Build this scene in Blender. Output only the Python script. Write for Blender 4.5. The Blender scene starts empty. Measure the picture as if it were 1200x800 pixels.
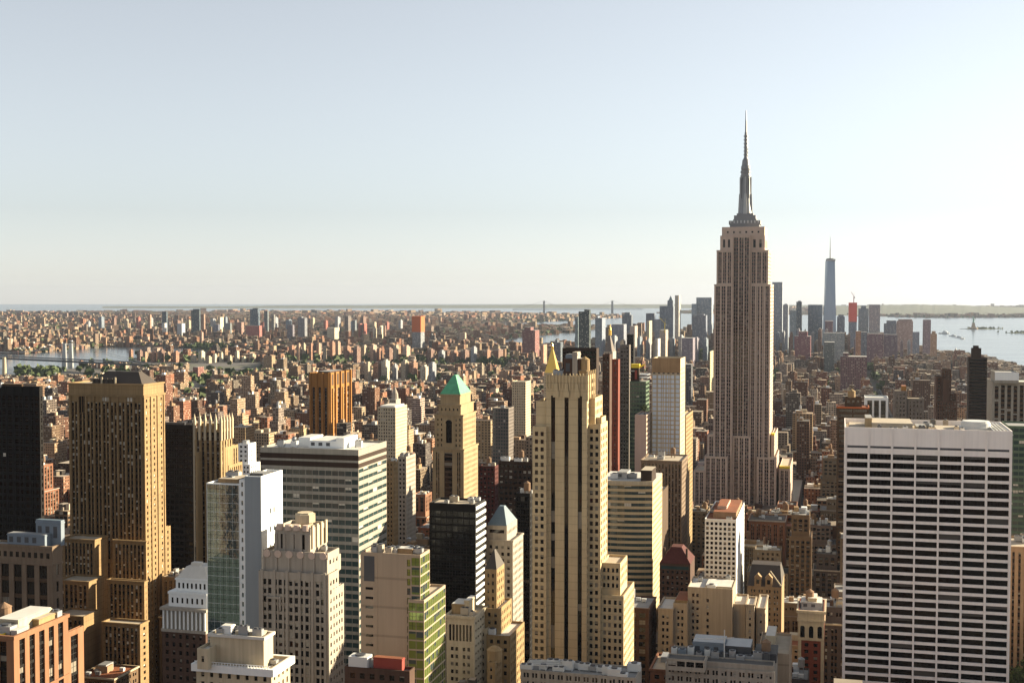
import bpy, math, random
import numpy as np
from mathutils import Vector

R = math.radians
rnd = random.Random(11)
scene = bpy.context.scene
COL = scene.collection

# ------------------------------------------------------------------ camera, sky, sun, exposure
F, EYE, Y0 = 1473.0, 250.0, 346.5          # focal length in photo pixels, eye height above the streets, eye-level row
PITCH = math.atan((400 - Y0) / F)
cam_d = bpy.data.cameras.new('camera')
cam_d.sensor_width = 36.0
cam_d.lens = 36.0 * F / 1200.0
cam_d.clip_start, cam_d.clip_end = 1.0, 120000.0
cam = bpy.data.objects.new('camera', cam_d)
COL.objects.link(cam)
cam.location = (0, 0, EYE)
cam.rotation_euler = (R(90) - PITCH, 0, 0)
scene.camera = cam

HAZE = 1.3e-5                              # air density per metre
SUN_AZ, SUN_EL = R(71), R(17.3)              # measured from the view direction towards the right
world = bpy.data.worlds.new('World')
scene.world = world
world.use_nodes = True
wn = world.node_tree
wn.nodes.clear()
sky = wn.nodes.new('ShaderNodeTexSky')
sky.sky_type = 'NISHITA'
sky.sun_disc = False
sky.sun_elevation = SUN_EL
sky.sun_rotation = SUN_AZ
sky.altitude = 50
sky.air_density = 1.06
sky.dust_density = 0.085
sky.ozone_density = 3.9
hs = wn.nodes.new('ShaderNodeHueSaturation')
hs.inputs['Saturation'].default_value = 0.29
hs.inputs['Hue'].default_value = 0.493
bg = wn.nodes.new('ShaderNodeBackground')
bg.inputs[1].default_value = 0.053
wo = wn.nodes.new('ShaderNodeOutputWorld')
wn.links.new(sky.outputs[0], hs.inputs['Color'])
wn.links.new(hs.outputs[0], bg.inputs[0])
wn.links.new(bg.outputs[0], wo.inputs[0])

sun_d = bpy.data.lights.new('sun', 'SUN')
sun_d.energy = 5.0
sun_d.angle = R(0.5)
sun_d.color = (1.0, 0.87, 0.62)
sun = bpy.data.objects.new('sun', sun_d)
COL.objects.link(sun)
sun.rotation_euler = Vector((-math.sin(SUN_AZ) * math.cos(SUN_EL), -math.cos(SUN_AZ) * math.cos(SUN_EL),
                             -math.sin(SUN_EL))).to_track_quat('-Z', 'Y').to_euler()

vs = scene.view_settings
scene.display_settings.display_device = 'sRGB'
vs.view_transform = 'Standard'
vs.look = 'None'
vs.gamma = 1.0
vs.use_curve_mapping = False
vs.exposure = 1.74
scene.render.engine = 'CYCLES'
cy = scene.cycles
cy.use_denoising = True
cy.max_bounces = 5
cy.diffuse_bounces = 2
cy.glossy_bounces = 2
cy.transmission_bounces = 2
cy.volume_bounces = 0
cy.caustics_reflective = False
cy.caustics_refractive = False

# ------------------------------------------------------------------ photo-pixel geometry and the street grid
GA = R(14.5)                               # the avenues run this far to the right of the view direction
AX, AY = math.sin(GA), math.cos(GA)        # down the avenue
CX, CY = math.cos(GA), -math.sin(GA)       # along the street, towards the sun


def slopes(px, py):
    u, v = (px - 600) / F, (400 - py) / F
    d = math.cos(PITCH) + v * math.sin(PITCH)
    return u / d, (-math.sin(PITCH) + v * math.cos(PITCH)) / d


def height_at(py, Y):
    return EYE + slopes(600, py)[1] * Y


def to_px(X, Y, Z):
    dz = Z - EYE
    zc = Y * math.cos(PITCH) - dz * math.sin(PITCH)
    yc = Y * math.sin(PITCH) + dz * math.cos(PITCH)
    return 600 + F * X / zc, 400 - F * yc / zc


def to_grid(X, Y):
    return X * CX + Y * CY, X * AX + Y * AY


def from_grid(s, t):
    return s * CX + t * AX, s * CY + t * AY


# ------------------------------------------------------------------ materials
def new_mat(name):
    m = bpy.data.materials.new(name)
    m.use_nodes = True
    nt = m.node_tree
    return m, nt, nt.nodes['Principled BSDF']


def N(nt, kind, **kw):
    n = nt.nodes.new(kind)
    for k, v in kw.items():
        setattr(n, k, v)
    return n


def math_node(nt, op, a, b=None, clamp=False):
    n = nt.nodes.new('ShaderNodeMath')
    n.operation = op
    n.use_clamp = clamp
    for i, x in enumerate((a, b)):
        if x is None:
            continue
        if isinstance(x, (int, float)):
            n.inputs[i].default_value = x
        else:
            nt.links.new(x, n.inputs[i])
    return n.outputs[0]


def mix_col(nt, fac, a, b, mode='MIX'):
    n = nt.nodes.new('ShaderNodeMix')
    n.data_type = 'RGBA'
    n.blend_type = mode
    for sock, x in ((n.inputs[0], fac), (n.inputs[6], a), (n.inputs[7], b)):
        if isinstance(x, (int, float)):
            sock.default_value = x
        elif isinstance(x, tuple):
            sock.default_value = (*x, 1)
        else:
            nt.links.new(x, sock)
    return n.outputs[2]


MAT = {}


def stone(name, col, var=0.28, rough=0.85, streak=0.32, courses=0.0):
    """masonry: patchy tone, rain streaks running down, optional joint courses"""
    m, nt, b = new_mat(name)
    tc = N(nt, 'ShaderNodeTexCoord')
    n1 = N(nt, 'ShaderNodeTexNoise')
    n1.inputs['Scale'].default_value = 0.11
    n1.inputs['Detail'].default_value = 5
    nt.links.new(tc.outputs['Object'], n1.inputs['Vector'])
    mp = N(nt, 'ShaderNodeMapping')
    mp.inputs['Scale'].default_value = (0.9, 0.9, 0.035)
    nt.links.new(tc.outputs['Object'], mp.inputs[0])
    n2 = N(nt, 'ShaderNodeTexNoise')
    n2.inputs['Scale'].default_value = 1.0
    n2.inputs['Detail'].default_value = 3
    nt.links.new(mp.outputs[0], n2.inputs['Vector'])
    v1 = math_node(nt, 'ADD', math_node(nt, 'MULTIPLY', math_node(nt, 'SUBTRACT', n1.outputs[0], 0.5), 2 * var), 1.0)
    v2 = math_node(nt, 'ADD', math_node(nt, 'MULTIPLY', math_node(nt, 'SUBTRACT', n2.outputs[0], 0.5), 2 * streak), 1.0)
    v = math_node(nt, 'MULTIPLY', v1, v2)
    if courses:
        sx = N(nt, 'ShaderNodeSeparateXYZ')
        nt.links.new(tc.outputs['Object'], sx.inputs[0])
        fr = math_node(nt, 'FRACT', math_node(nt, 'DIVIDE', sx.outputs[2], courses))
        j = math_node(nt, 'LESS_THAN', fr, 0.08)
        v = math_node(nt, 'MULTIPLY', v, math_node(nt, 'SUBTRACT', 1.0, math_node(nt, 'MULTIPLY', j, 0.25)))
    cb = N(nt, 'ShaderNodeCombineColor')
    for i in range(3):
        nt.links.new(v, cb.inputs[i])
    nt.links.new(mix_col(nt, 1.0, col, cb.outputs[0], 'MULTIPLY'), b.inputs['Base Color'])
    b.inputs['Roughness'].default_value = rough
    b.inputs['Specular IOR Level'].default_value = 0.25
    MAT[name] = m
    return m


def plain(name, col, rough=0.6, metal=0.0, spec=0.4, var=0.12):
    m, nt, b = new_mat(name)
    tc = N(nt, 'ShaderNodeTexCoord')
    n1 = N(nt, 'ShaderNodeTexNoise')
    n1.inputs['Scale'].default_value = 0.25
    n1.inputs['Detail'].default_value = 6
    nt.links.new(tc.outputs['Object'], n1.inputs['Vector'])
    lo = tuple(c * (1 - var) for c in col)
    hi = tuple(min(1, c * (1 + var)) for c in col)
    nt.links.new(mix_col(nt, n1.outputs[0], lo, hi), b.inputs['Base Color'])
    b.inputs['Roughness'].default_value = rough
    b.inputs['Metallic'].default_value = metal
    b.inputs['Specular IOR Level'].default_value = spec
    MAT[name] = m
    return m


def glass(name, col, rough=0.06, ior=1.5, metal=0.0, wave=0.008):
    """window glass seen from outside: dark rooms behind a reflecting pane that is never quite flat"""
    m, nt, b = new_mat(name)
    b.inputs['Base Color'].default_value = (*col, 1)
    b.inputs['Roughness'].default_value = rough
    b.inputs['IOR'].default_value = ior
    b.inputs['Metallic'].default_value = metal
    if wave:
        g = N(nt, 'ShaderNodeNewGeometry')
        n1 = N(nt, 'ShaderNodeTexNoise')
        n1.inputs['Scale'].default_value = 0.35
        n1.inputs['Detail'].default_value = 2
        nt.links.new(g.outputs['Position'], n1.inputs['Vector'])
        bp = N(nt, 'ShaderNodeBump')
        bp.inputs['Strength'].default_value = wave * 5
        bp.inputs['Distance'].default_value = 0.4
        nt.links.new(n1.outputs[0], bp.inputs['Height'])
        nt.links.new(bp.outputs[0], b.inputs['Normal'])
    MAT[name] = m
    return m


glass('glass_dark', (0.007, 0.006, 0.006), ior=1.38)
glass('glass_brown', (0.011, 0.007, 0.005), ior=1.38)
glass('glass_blue', (0.05, 0.075, 0.10), ior=1.7)
glass('glass_sky', (0.50, 0.60, 0.72), rough=0.25, ior=1.8)
glass('glass_black', (0.004, 0.003, 0.003), ior=1.25, rough=0.1)
glass('glass_curtain', (0.20, 0.28, 0.29), ior=1.6, metal=0.8, rough=0.03)
glass('glass_green', (0.19, 0.26, 0.06), ior=1.7, metal=0.5, rough=0.08)
glass('glass_teal', (0.03, 0.055, 0.055), ior=1.7)
plain('blind', (0.55, 0.50, 0.42), rough=0.5)
plain('blind_mid', (0.36, 0.33, 0.28), rough=0.5)
plain('blind_dark', (0.05, 0.045, 0.04), rough=0.4)
plain('blind_dim', (0.20, 0.17, 0.13), rough=0.5)
plain('frame_dark', (0.016, 0.013, 0.012))
plain('frame_light', (0.45, 0.42, 0.37))

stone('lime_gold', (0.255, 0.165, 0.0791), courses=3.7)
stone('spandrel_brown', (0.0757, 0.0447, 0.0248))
stone('lime_tan', (0.51, 0.385, 0.225), courses=4.0, var=0.16, streak=0.14)
stone('lime_pink', (0.51, 0.385, 0.31), var=0.10, streak=0.10)
stone('spandrel_mauve', (0.18, 0.125, 0.115))
stone('travertine', (0.88, 0.79, 0.72), var=0.06, streak=0.10, rough=0.6)
stone('grey_stone', (0.331, 0.284, 0.232), var=0.12)
stone('cream_stone', (0.454, 0.372, 0.255), var=0.10)
stone('white_conc', (0.74, 0.74, 0.72), var=0.05, streak=0.06, rough=0.6)
stone('white_conc_shaded', (0.248, 0.268, 0.282), var=0.05, streak=0.08, rough=0.5)  # shaded copy of the white concrete, blue-grey shade put into the colour
stone('conc_pink', (0.385, 0.289, 0.2), var=0.07, streak=0.14, courses=11.0)
stone('brown_brick', (0.206, 0.103, 0.0585))
stone('orange_brick', (0.289, 0.131, 0.031), var=0.10, streak=0.12)
stone('red_brick', (0.165, 0.0413, 0.0241))
stone('dark_brick', (0.0757, 0.0413, 0.0275))
stone('tan_brick', (0.289, 0.186, 0.0963))
stone('gold_brick', (0.29, 0.195, 0.095))
stone('black_panel', (0.009, 0.007, 0.006), var=0.3, rough=0.9)
stone('dark_brown_panel', (0.0344, 0.0189, 0.012), rough=0.85)
stone('ochre_lime', (0.31, 0.225, 0.125))
stone('terracotta_pale', (0.289, 0.186, 0.11))
plain('copper_green', (0.09, 0.33, 0.17), rough=0.7, var=0.45)
plain('slate_blue', (0.11, 0.15, 0.175), rough=0.5)
plain('slate_dark', (0.05, 0.036, 0.026), rough=0.6)
plain('gilded', (0.72, 0.44, 0.09), rough=0.32, metal=0.75, var=0.1)
plain('roof_tar', (0.09, 0.085, 0.08), rough=0.9, var=0.4)
plain('roof_grey', (0.246, 0.238, 0.23), rough=0.9, var=0.3)
plain('roof_tan', (0.394, 0.328, 0.246), rough=0.9, var=0.25)
plain('roof_white', (0.541, 0.508, 0.459), rough=0.8, var=0.2)
plain('metal_grey', (0.344, 0.344, 0.344), rough=0.45, metal=0.5)
plain('metal_white', (0.574, 0.566, 0.541), rough=0.5)
plain('mast_metal', (0.22, 0.215, 0.22), rough=0.5, metal=0.4)
plain('tank_wood', (0.20, 0.12, 0.07), rough=0.9)
plain('red_paint', (0.27, 0.04, 0.025), rough=0.6)
plain('orange_net', (0.46, 0.11, 0.025), rough=0.8)
plain('yellow_paint', (0.80, 0.58, 0.03), rough=0.6)
plain('louver_grey', (0.16, 0.19, 0.225), rough=0.6)
plain('steel_dark', (0.06, 0.06, 0.065), rough=0.5)
stone('green_wall', (0.0963, 0.138, 0.0894))
stone('brown_stone', (0.179, 0.124, 0.0826))
stone('mauve_grey', (0.151, 0.124, 0.107))
stone('beige_stone', (0.358, 0.282, 0.2), var=0.1)
stone('dusky_stone', (0.275, 0.248, 0.206), var=0.08)
stone('maroon_tile', (0.0757, 0.0193, 0.0151))
stone('terracotta', (0.24, 0.115, 0.06))
stone('rust_roof', (0.234, 0.0826, 0.0378))


# ------------------------------------------------------------------ mesh collecting
class MB:
    def __init__(self):
        self.v, self.f, self.m = [], [], []

    def quad(self, a, b, c, d, m=0):
        i = len(self.v)
        self.v += [a, b, c, d]
        self.f.append((i, i + 1, i + 2, i + 3))
        self.m.append(m)

    def tri(self, a, b, c, m=0):
        i = len(self.v)
        self.v += [a, b, c]
        self.f.append((i, i + 1, i + 2))
        self.m.append(m)

    def box(self, x0, x1, y0, y1, z0, z1, m=0, mt=None):
        mt = m if mt is None else mt
        self.quad((x0, y0, z0), (x1, y0, z0), (x1, y0, z1), (x0, y0, z1), m)
        self.quad((x1, y0, z0), (x1, y1, z0), (x1, y1, z1), (x1, y0, z1), m)
        self.quad((x1, y1, z0), (x0, y1, z0), (x0, y1, z1), (x1, y1, z1), m)
        self.quad((x0, y1, z0), (x0, y0, z0), (x0, y0, z1), (x0, y1, z1), m)
        self.quad((x0, y0, z1), (x1, y0, z1), (x1, y1, z1), (x0, y1, z1), mt)
        self.quad((x0, y1, z0), (x1, y1, z0), (x1, y0, z0), (x0, y0, z0), m)

    def cyl(self, x, y, z0, z1, r0, r1, n=16, m=0, cap=True, sy=1.0):
        ang = [2 * math.pi * i / n for i in range(n)]
        lo = [(x + r0 * math.cos(a), y + sy * r0 * math.sin(a), z0) for a in ang]
        hi = [(x + r1 * math.cos(a), y + sy * r1 * math.sin(a), z1) for a in ang]
        for i in range(n):
            j = (i + 1) % n
            if r1 < 1e-6:
                self.tri(lo[i], lo[j], (x, y, z1), m)
            else:
                self.quad(lo[i], lo[j], hi[j], hi[i], m)
        if cap and r1 > 1e-6:
            k = len(self.v)
            self.v += hi
            self.f.append(tuple(range(k, k + n)))
            self.m.append(m)

    def hip(self, x0, x1, y0, y1, z0, z1, ix, iy, m=0, mt=None):
        """sloping roof: the top edges are drawn in by ix, iy"""
        a = [(x0, y0, z0), (x1, y0, z0), (x1, y1, z0), (x0, y1, z0)]
        b = [(x0 + ix, y0 + iy, z1), (x1 - ix, y0 + iy, z1), (x1 - ix, y1 - iy, z1), (x0 + ix, y1 - iy, z1)]
        for i in range(4):
            j = (i + 1) % 4
            self.quad(a[i], a[j], b[j], b[i], m)
        self.quad(b[0], b[1], b[2], b[3], m if mt is None else mt)

    def bar(self, p, q, r, m=0, n=4):
        p, q = Vector(p), Vector(q)
        d = (q - p).normalized()
        e = d.cross(Vector((0, 0, 1)) if abs(d.z) < 0.95 else Vector((1, 0, 0))).normalized()
        g = d.cross(e)
        ring = lambda c: [tuple(c + e * r * math.cos(2 * math.pi * i / n + .785) + g * r * math.sin(2 * math.pi * i / n + .785)) for i in range(n)]
        A, B = ring(p), ring(q)
        for i in range(n):
            j = (i + 1) % n
            self.quad(A[i], A[j], B[j], B[i], m)

    def mesh(self, name, mats):
        me = bpy.data.meshes.new(name)
        me.from_pydata(self.v, [], self.f)
        for m in mats:
            me.materials.append(MAT[m] if isinstance(m, str) else m)
        if len(mats) > 1:
            me.polygons.foreach_set('material_index', self.m)
        me.update()
        return me

    def build(self, name, mats, parent=None, loc=(0, 0, 0)):
        if not isinstance(mats, (list, tuple)):
            mats = [mats]
        o = bpy.data.objects.new(name, self.mesh(name, mats))
        COL.objects.link(o)
        o.location = loc
        if parent:
            o.parent = parent
        return o


def tag(o, label=None, cat=None, group=None, kind=None):
    if label:
        o['label'] = label
    if cat:
        o['category'] = cat
    if group:
        o['group'] = group
    if kind:
        o['kind'] = kind
    return o


def empty(name, loc, rz=0.0):
    o = bpy.data.objects.new(name, None)
    o.empty_display_size = 5
    COL.objects.link(o)
    o.location = loc
    o.rotation_euler = (0, 0, rz)
    return o


# ------------------------------------------------------------------ facades
def st(bay=4.0, fl=3.8, wf=0.5, hf=0.55, pair=1, rec=0.4, spr=0.0, edge=1.0, mt=2.0, mb=0.0, mul=0.12):
    return dict(bay=bay, fl=fl, wf=wf, hf=hf, pair=pair, rec=rec, spr=spr, edge=edge, mt=mt, mb=mb, mul=mul)


def facade(mb, o, u, n, W, z0, z1, s, wins, rz):
    """one wall face with real openings; every opening's pane goes to wins"""
    def pt(a, z, dep):
        return (o[0] + u[0] * a - n[0] * dep, o[1] + u[1] * a - n[1] * dep, z)

    def q(a0, a1, zz0, zz1, dep=0.0, m=0):
        if a1 - a0 > 1e-4 and zz1 - zz0 > 1e-4:
            mb.quad(pt(a0, zz0, dep), pt(a1, zz0, dep), pt(a1, zz1, dep), pt(a0, zz1, dep), m)
    if s is None or W < 2 * s['edge'] + 1 or z1 - z0 < s['mt'] + s['mb'] + s['fl']:
        q(0, W, z0, z1)
        return
    inner = W - 2 * s['edge']
    nb = max(1, round(inner / s['bay']))
    cell = inner / nb
    nr = int((z1 - s['mt'] - z0 - s['mb'] + 0.3) / s['fl'])
    if nr < 1:
        q(0, W, z0, z1)
        return
    cols = []
    for i in range(nb):
        c = s['edge'] + cell * (i + 0.5)
        tot = s['wf'] * cell
        mul = s['mul'] * tot if s['pair'] > 1 else 0
        w = (tot - mul * (s['pair'] - 1)) / s['pair']
        for k in range(s['pair']):
            a0 = c - tot / 2 + k * (w + mul)
            cols.append((a0, a0 + w))
    rows = [(z1 - s['mt'] - r * s['fl'] - s['hf'] * s['fl'], z1 - s['mt'] - r * s['fl']) for r in range(nr)]
    rec, spr = s['rec'], s['spr']
    prev = 0.0
    zt, zb = rows[0][1], rows[-1][0]
    for a0, a1 in cols:
        q(prev, a0, z0, z1)
        prev = a1
        q(a0, a1, zt, z1)
        q(a0, a1, z0, zb)
        mb.quad(pt(a0, zb, 0), pt(a0, zb, rec), pt(a0, zt, rec), pt(a0, zt, 0))
        mb.quad(pt(a1, zb, rec), pt(a1, zb, 0), pt(a1, zt, 0), pt(a1, zt, rec))
        for r, (b, t) in enumerate(rows):
            top_d = 0.0 if r == 0 else spr
            bot_d = 0.0 if r == nr - 1 else spr
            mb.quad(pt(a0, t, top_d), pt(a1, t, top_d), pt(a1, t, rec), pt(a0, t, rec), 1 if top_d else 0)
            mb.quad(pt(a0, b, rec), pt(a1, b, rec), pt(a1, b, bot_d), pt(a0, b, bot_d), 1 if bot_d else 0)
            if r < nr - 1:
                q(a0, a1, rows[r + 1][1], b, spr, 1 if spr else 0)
            wins.append((pt((a0 + a1) / 2, b, rec), a1 - a0, t - b, rz))
    q(prev, W, z0, z1)


WIN_CACHE = {}


def window_mesh(w, h, key, mats, blind):
    k = (round(w, 2), round(h, 2), key, blind)
    if k in WIN_CACHE:
        return WIN_CACHE[k]
    mb = MB()
    zb = h * (1 - blind)
    if blind < 0.99:
        mb.quad((-w / 2, 0, 0), (w / 2, 0, 0), (w / 2, 0, zb), (-w / 2, 0, zb), 0)
    if blind > 0.01:
        mb.quad((-w / 2, 0, zb), (w / 2, 0, zb), (w / 2, 0, h), (-w / 2, 0, h), 1)
    t = 0.05
    nm = max(1, round(w / 1.5))
    for i in range(1, nm):
        x = -w / 2 + w * i / nm
        mb.box(x - t, x + t, -0.06, -0.005, 0.0, h, 2)
    if h > 1.5 and nm < 3:
        mb.box(-w / 2, w / 2, -0.07, -0.005, h * .5 - t, h * .5 + t, 2)
    WIN_CACHE[k] = mb.mesh('window', mats)
    return WIN_CACHE[k]


WINSET = {  # glass, second look, bars; share of windows with blinds drawn
    'dark': ('glass_dark', 'blind_dim', 'frame_dark', 0.25),
    'speck': ('glass_dark', 'blind_mid', 'frame_dark', 0.30),
    'dots': ('glass_dark', 'blind', 'frame_dark', 0.30),
    'blackplain': ('glass_black', 'glass_dark', 'frame_dark', 0.2),
    'brown': ('glass_brown', 'blind_dim', 'frame_dark', 0.3),
    'black': ('glass_black', 'blind_dark', 'frame_dark', 0.16),
    'blackspeck': ('glass_black', 'blind', 'frame_dark', 0.012),
    'blue': ('glass_blue', 'blind', 'frame_light', 0.25),
    'sky': ('glass_sky', 'blind', 'frame_light', 0.0),
    'teal': ('glass_teal', 'blind', 'frame_dark', 0.07),
    'curtain': ('glass_curtain', 'glass_curtain', 'frame_dark', 0.0),
    'green': ('glass_green', 'glass_teal', 'frame_dark', 0.38),
}
HEROES = []      # what the city fill must not stand in or in front of


class Bld:
    """one building: wall, roof, windows and roof furniture as parts under an Empty at its base"""

    def __init__(self, name, label, cat, Y, wall, sp=None, win='dark', ybot=800, roof='roof_grey', group=None, mark=None, nwin=100, seed=None):
        self.name, self.label, self.cat, self.Y = name, label, cat, Y
        self.wallm, self.sp, self.win, self.ybot, self.roof_mat = wall, sp or wall, win, ybot, roof
        self.group, self.mark, self.nwin = group, mark, nwin
        self.wall, self.roof = MB(), MB()
        self.roofs = []
        self.wins, self.T, self.extra = [], [], []
        self.org = None
        self.px = [1e9, -1e9, 1e9]
        self.rnd = random.Random(int(seed) if seed is not None else len(HEROES) * 7 + 3)

    def solve(self, n0, n1, wr, ytop, Y, d=None):
        k1, kz = slopes(n1, ytop)
        k0 = slopes(n0, ytop)[0]
        X = k1 * Y
        w = (X - k0 * Y) / (CX - k0 * CY)
        if d is None:
            k2 = slopes(wr, ytop)[0]
            d = (k2 * Y - X) / (AX - k2 * AY)
        s1, t0 = to_grid(X, Y)
        return s1 - w, s1, t0, t0 + d, EYE + kz * Y

    def rect(self, n0, n1, wr, ytop, dy=0, d=None):
        s0, s1, t0, t1, z1 = self.solve(n0, n1, wr, ytop, self.Y + dy, d)
        if self.org is None:
            self.org = ((s0 + s1) / 2, (t0 + t1) / 2)
        a, b = self.org
        return s0 - a, s1 - a, t0 - b, t1 - b, z1

    def tier(self, n0, n1, wr, ytop, N=None, W=None, E=None, dy=0, d=None, on=None, par=1.0, roof=True):
        x0, x1, y0, y1, z1 = self.rect(n0, n1, wr, ytop, dy, d)
        z0 = 0.0 if on is None else self.T[on][4] - self.T[on][5]
        self.px = [min(self.px[0], n0), max(self.px[1], wr or n1), min(self.px[2], ytop)]
        self.T.append((x0, x1, y0, y1, z1, par, z0))
        self.faces(x0, x1, y0, y1, z0, z1, N, W, E)
        if roof:
            self.lid(x0, x1, y0, y1, z1, par)
        return len(self.T) - 1

    def faces(self, x0, x1, y0, y1, z0, z1, N=None, W=None, E=None):
        def run(segs, o, u, n, L, rz):
            if not isinstance(segs, list):
                segs = [(1, segs)]
            tot = sum(w for w, _ in segs)
            a = 0.0
            for w, s in segs:
                l = L * w / tot
                facade(self.wall, (o[0] + u[0] * a, o[1] + u[1] * a), u, n, l, z0, z1, s, self.wins, rz)
                a += l
        run(N, (x0, y0), (1, 0), (0, -1), x1 - x0, 0.0)
        run(W, (x1, y0), (0, 1), (1, 0), y1 - y0, R(90))
        run(E, (x0, y1), (0, -1), (-1, 0), y1 - y0, R(-90))
        self.wall.quad((x1, y1, z0), (x0, y1, z0), (x0, y1, z1), (x1, y1, z1))

    def lid(self, x0, x1, y0, y1, z1, par):
        p = min(0.45, (x1 - x0) / 5, (y1 - y0) / 5)
        if par <= 0:
            m = MB()
            m.quad((x0, y0, z1), (x1, y0, z1), (x1, y1, z1), (x0, y1, z1))
            self.roofs.append(m)
            return
        a = [(x0, y0), (x1, y0), (x1, y1), (x0, y1)]
        b = [(x0 + p, y0 + p), (x1 - p, y0 + p), (x1 - p, y1 - p), (x0 + p, y1 - p)]
        for i in range(4):
            j = (i + 1) % 4
            self.wall.quad((*a[i], z1), (*a[j], z1), (*b[j], z1), (*b[i], z1))
            self.wall.quad((*b[i], z1 - par), (*b[i], z1), (*b[j], z1), (*b[j], z1 - par))
        m = MB()
        m.quad(*[(*q, z1 - par) for q in b])
        self.roofs.append(m)

    def part(self, name, mb, mats, label=None, parent=None):
        self.extra.append((name, mb, mats, label, None))
        return len(self.extra) - 1

    def sub(self, pi, name, mb, mats):
        self.extra.append((name, mb, mats, None, pi))

    def cornice(self, k, proud=0.5, h=1.2, drop=0.0, mat=None, name='cornice'):
        x0, x1, y0, y1, z1, par, _ = self.T[k]
        m = MB()
        z1 -= drop
        a, p = 0.02, proud
        m.box(x0 - p, x1 + p, y0 - p, y0 - a, z1 - h, z1)
        m.box(x0 - p, x1 + p, y1 + a, y1 + p, z1 - h, z1)
        m.box(x0 - p, x0 - a, y0 - a, y1 + a, z1 - h, z1)
        m.box(x1 + a, x1 + p, y0 - a, y1 + a, z1 - h, z1)
        self.part(name, m, mat or self.wallm)

    def piers(self, k, n, wid, proud, drop=0.5, face='N', mat=None, lo=None, name='pier', a0=0.0, a1=1.0, up=0.0):
        """ribs standing proud of a face, each one a part"""
        x0, x1, y0, y1, z1, par, z0 = self.T[k]
        for i in range(n):
            m = MB()
            fr = a0 + (a1 - a0) * (i / (n - 1) if n > 1 else 0.5)
            zb = z0 if lo is None else lo
            if face == 'N':
                c = x0 + wid / 2 + (x1 - x0 - wid) * fr
                m.box(c - wid / 2, c + wid / 2, y0 - proud, y0 - 0.01, zb, z1 - drop + up)
            else:
                c = y0 + wid / 2 + (y1 - y0 - wid) * fr
                m.box(x1 + 0.01, x1 + proud, c - wid / 2, c + wid / 2, zb, z1 - drop + up)
            self.part(name, m, mat or self.wallm)

    def penthouse(self, k, fx0, fx1, fy0, fy1, h, mat=None, top='roof_grey', name='penthouse', win=False):
        x0, x1, y0, y1, z1, par, _ = self.T[k]
        m = MB()
        X0, X1 = x0 + (x1 - x0) * fx0, x0 + (x1 - x0) * fx1
        Ya, Yb = y0 + (y1 - y0) * fy0, y0 + (y1 - y0) * fy1
        z = z1 - par
        m.box(X0, X1, Ya, Yb, z, z + h, 0, 1)
        m.box(X0 - .2, X1 + .2, Ya - .2, Yb + .2, z + h * .86, z + h * .93, 0)
        i = self.part(name, m, [mat or self.wallm, top])
        if win:
            d = MB()
            w = (X1 - X0)
            for q in range(max(1, int(w / 4))):
                a = X0 + 1 + q * 4
                d.box(a, min(a + 2, X1 - .3), Ya - .08, Ya - .01, z + h * .3, z + h * .75)
            self.sub(i, 'louver', d, 'steel_dark')

    def tank(self, k, fx, fy, r=2.2, h=4.0, lift=3.0, mat='tank_wood'):
        x0, x1, y0, y1, z1, par, _ = self.T[k]
        x, y, z = x0 + (x1 - x0) * fx, y0 + (y1 - y0) * fy, z1 - par
        m = MB()
        m.cyl(x, y, z + lift, z + lift + h, r, r * .96, 14)
        m.cyl(x, y, z + lift + h, z + lift + h + r * .7, r * 1.05, 0, 14)
        for a in range(4):
            px, py = x + r * .65 * (1 if a % 2 else -1), y + r * .65 * (1 if a > 1 else -1)
            m.box(px - .15, px + .15, py - .15, py + .15, z, z + lift)
        m.box(x - r * .8, x + r * .8, y - r * .8, y + r * .8, z + lift - .3, z + lift - .01)
        self.part('water_tank', m, mat)

    def cooler(self, k, fx, fy, sx=4.0, sy=3.0, h=2.6, mat='metal_grey'):
        x0, x1, y0, y1, z1, par, _ = self.T[k]
        x, y, z = x0 + (x1 - x0) * fx, y0 + (y1 - y0) * fy, z1 - par
        m = MB()
        m.box(x - sx / 2, x + sx / 2, y - sy / 2, y + sy / 2, z + .4, z + h)
        for s in (-1, 1):
            m.box(x + s * sx * .38 - .15, x + s * sx * .38 + .15, y - sy / 2 + .1, y + sy / 2 - .1, z, z + .39)
        i = self.part('cooling_unit', m, mat)
        d = MB()
        nf = max(1, int(sx / sy + .4))
        for q in range(nf):
            xx = x - sx / 2 + sx * (q + .5) / nf
            d.cyl(xx, y, z + h + .01, z + h + .45, min(sx / nf, sy) * .38, min(sx / nf, sy) * .38, 12)
        self.sub(i, 'fan', d, 'steel_dark')

    def clutter(self, k, n=4, tanks=1, big=1.0):
        g = self.rnd
        for i in range(n):
            self.cooler(k, g.uniform(.12, .88), g.uniform(.1, .9), big * g.uniform(2.5, 6), big * g.uniform(2, 3.5), g.uniform(1.8, 3.4),
                        g.choice(['metal_grey', 'metal_white', 'metal_grey', 'roof_tan']))
        for i in range(tanks):
            self.tank(k, g.uniform(.2, .8), g.uniform(.3, .8), g.uniform(1.6, 2.4), g.uniform(3, 4.5), g.uniform(2, 4.5))

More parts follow.
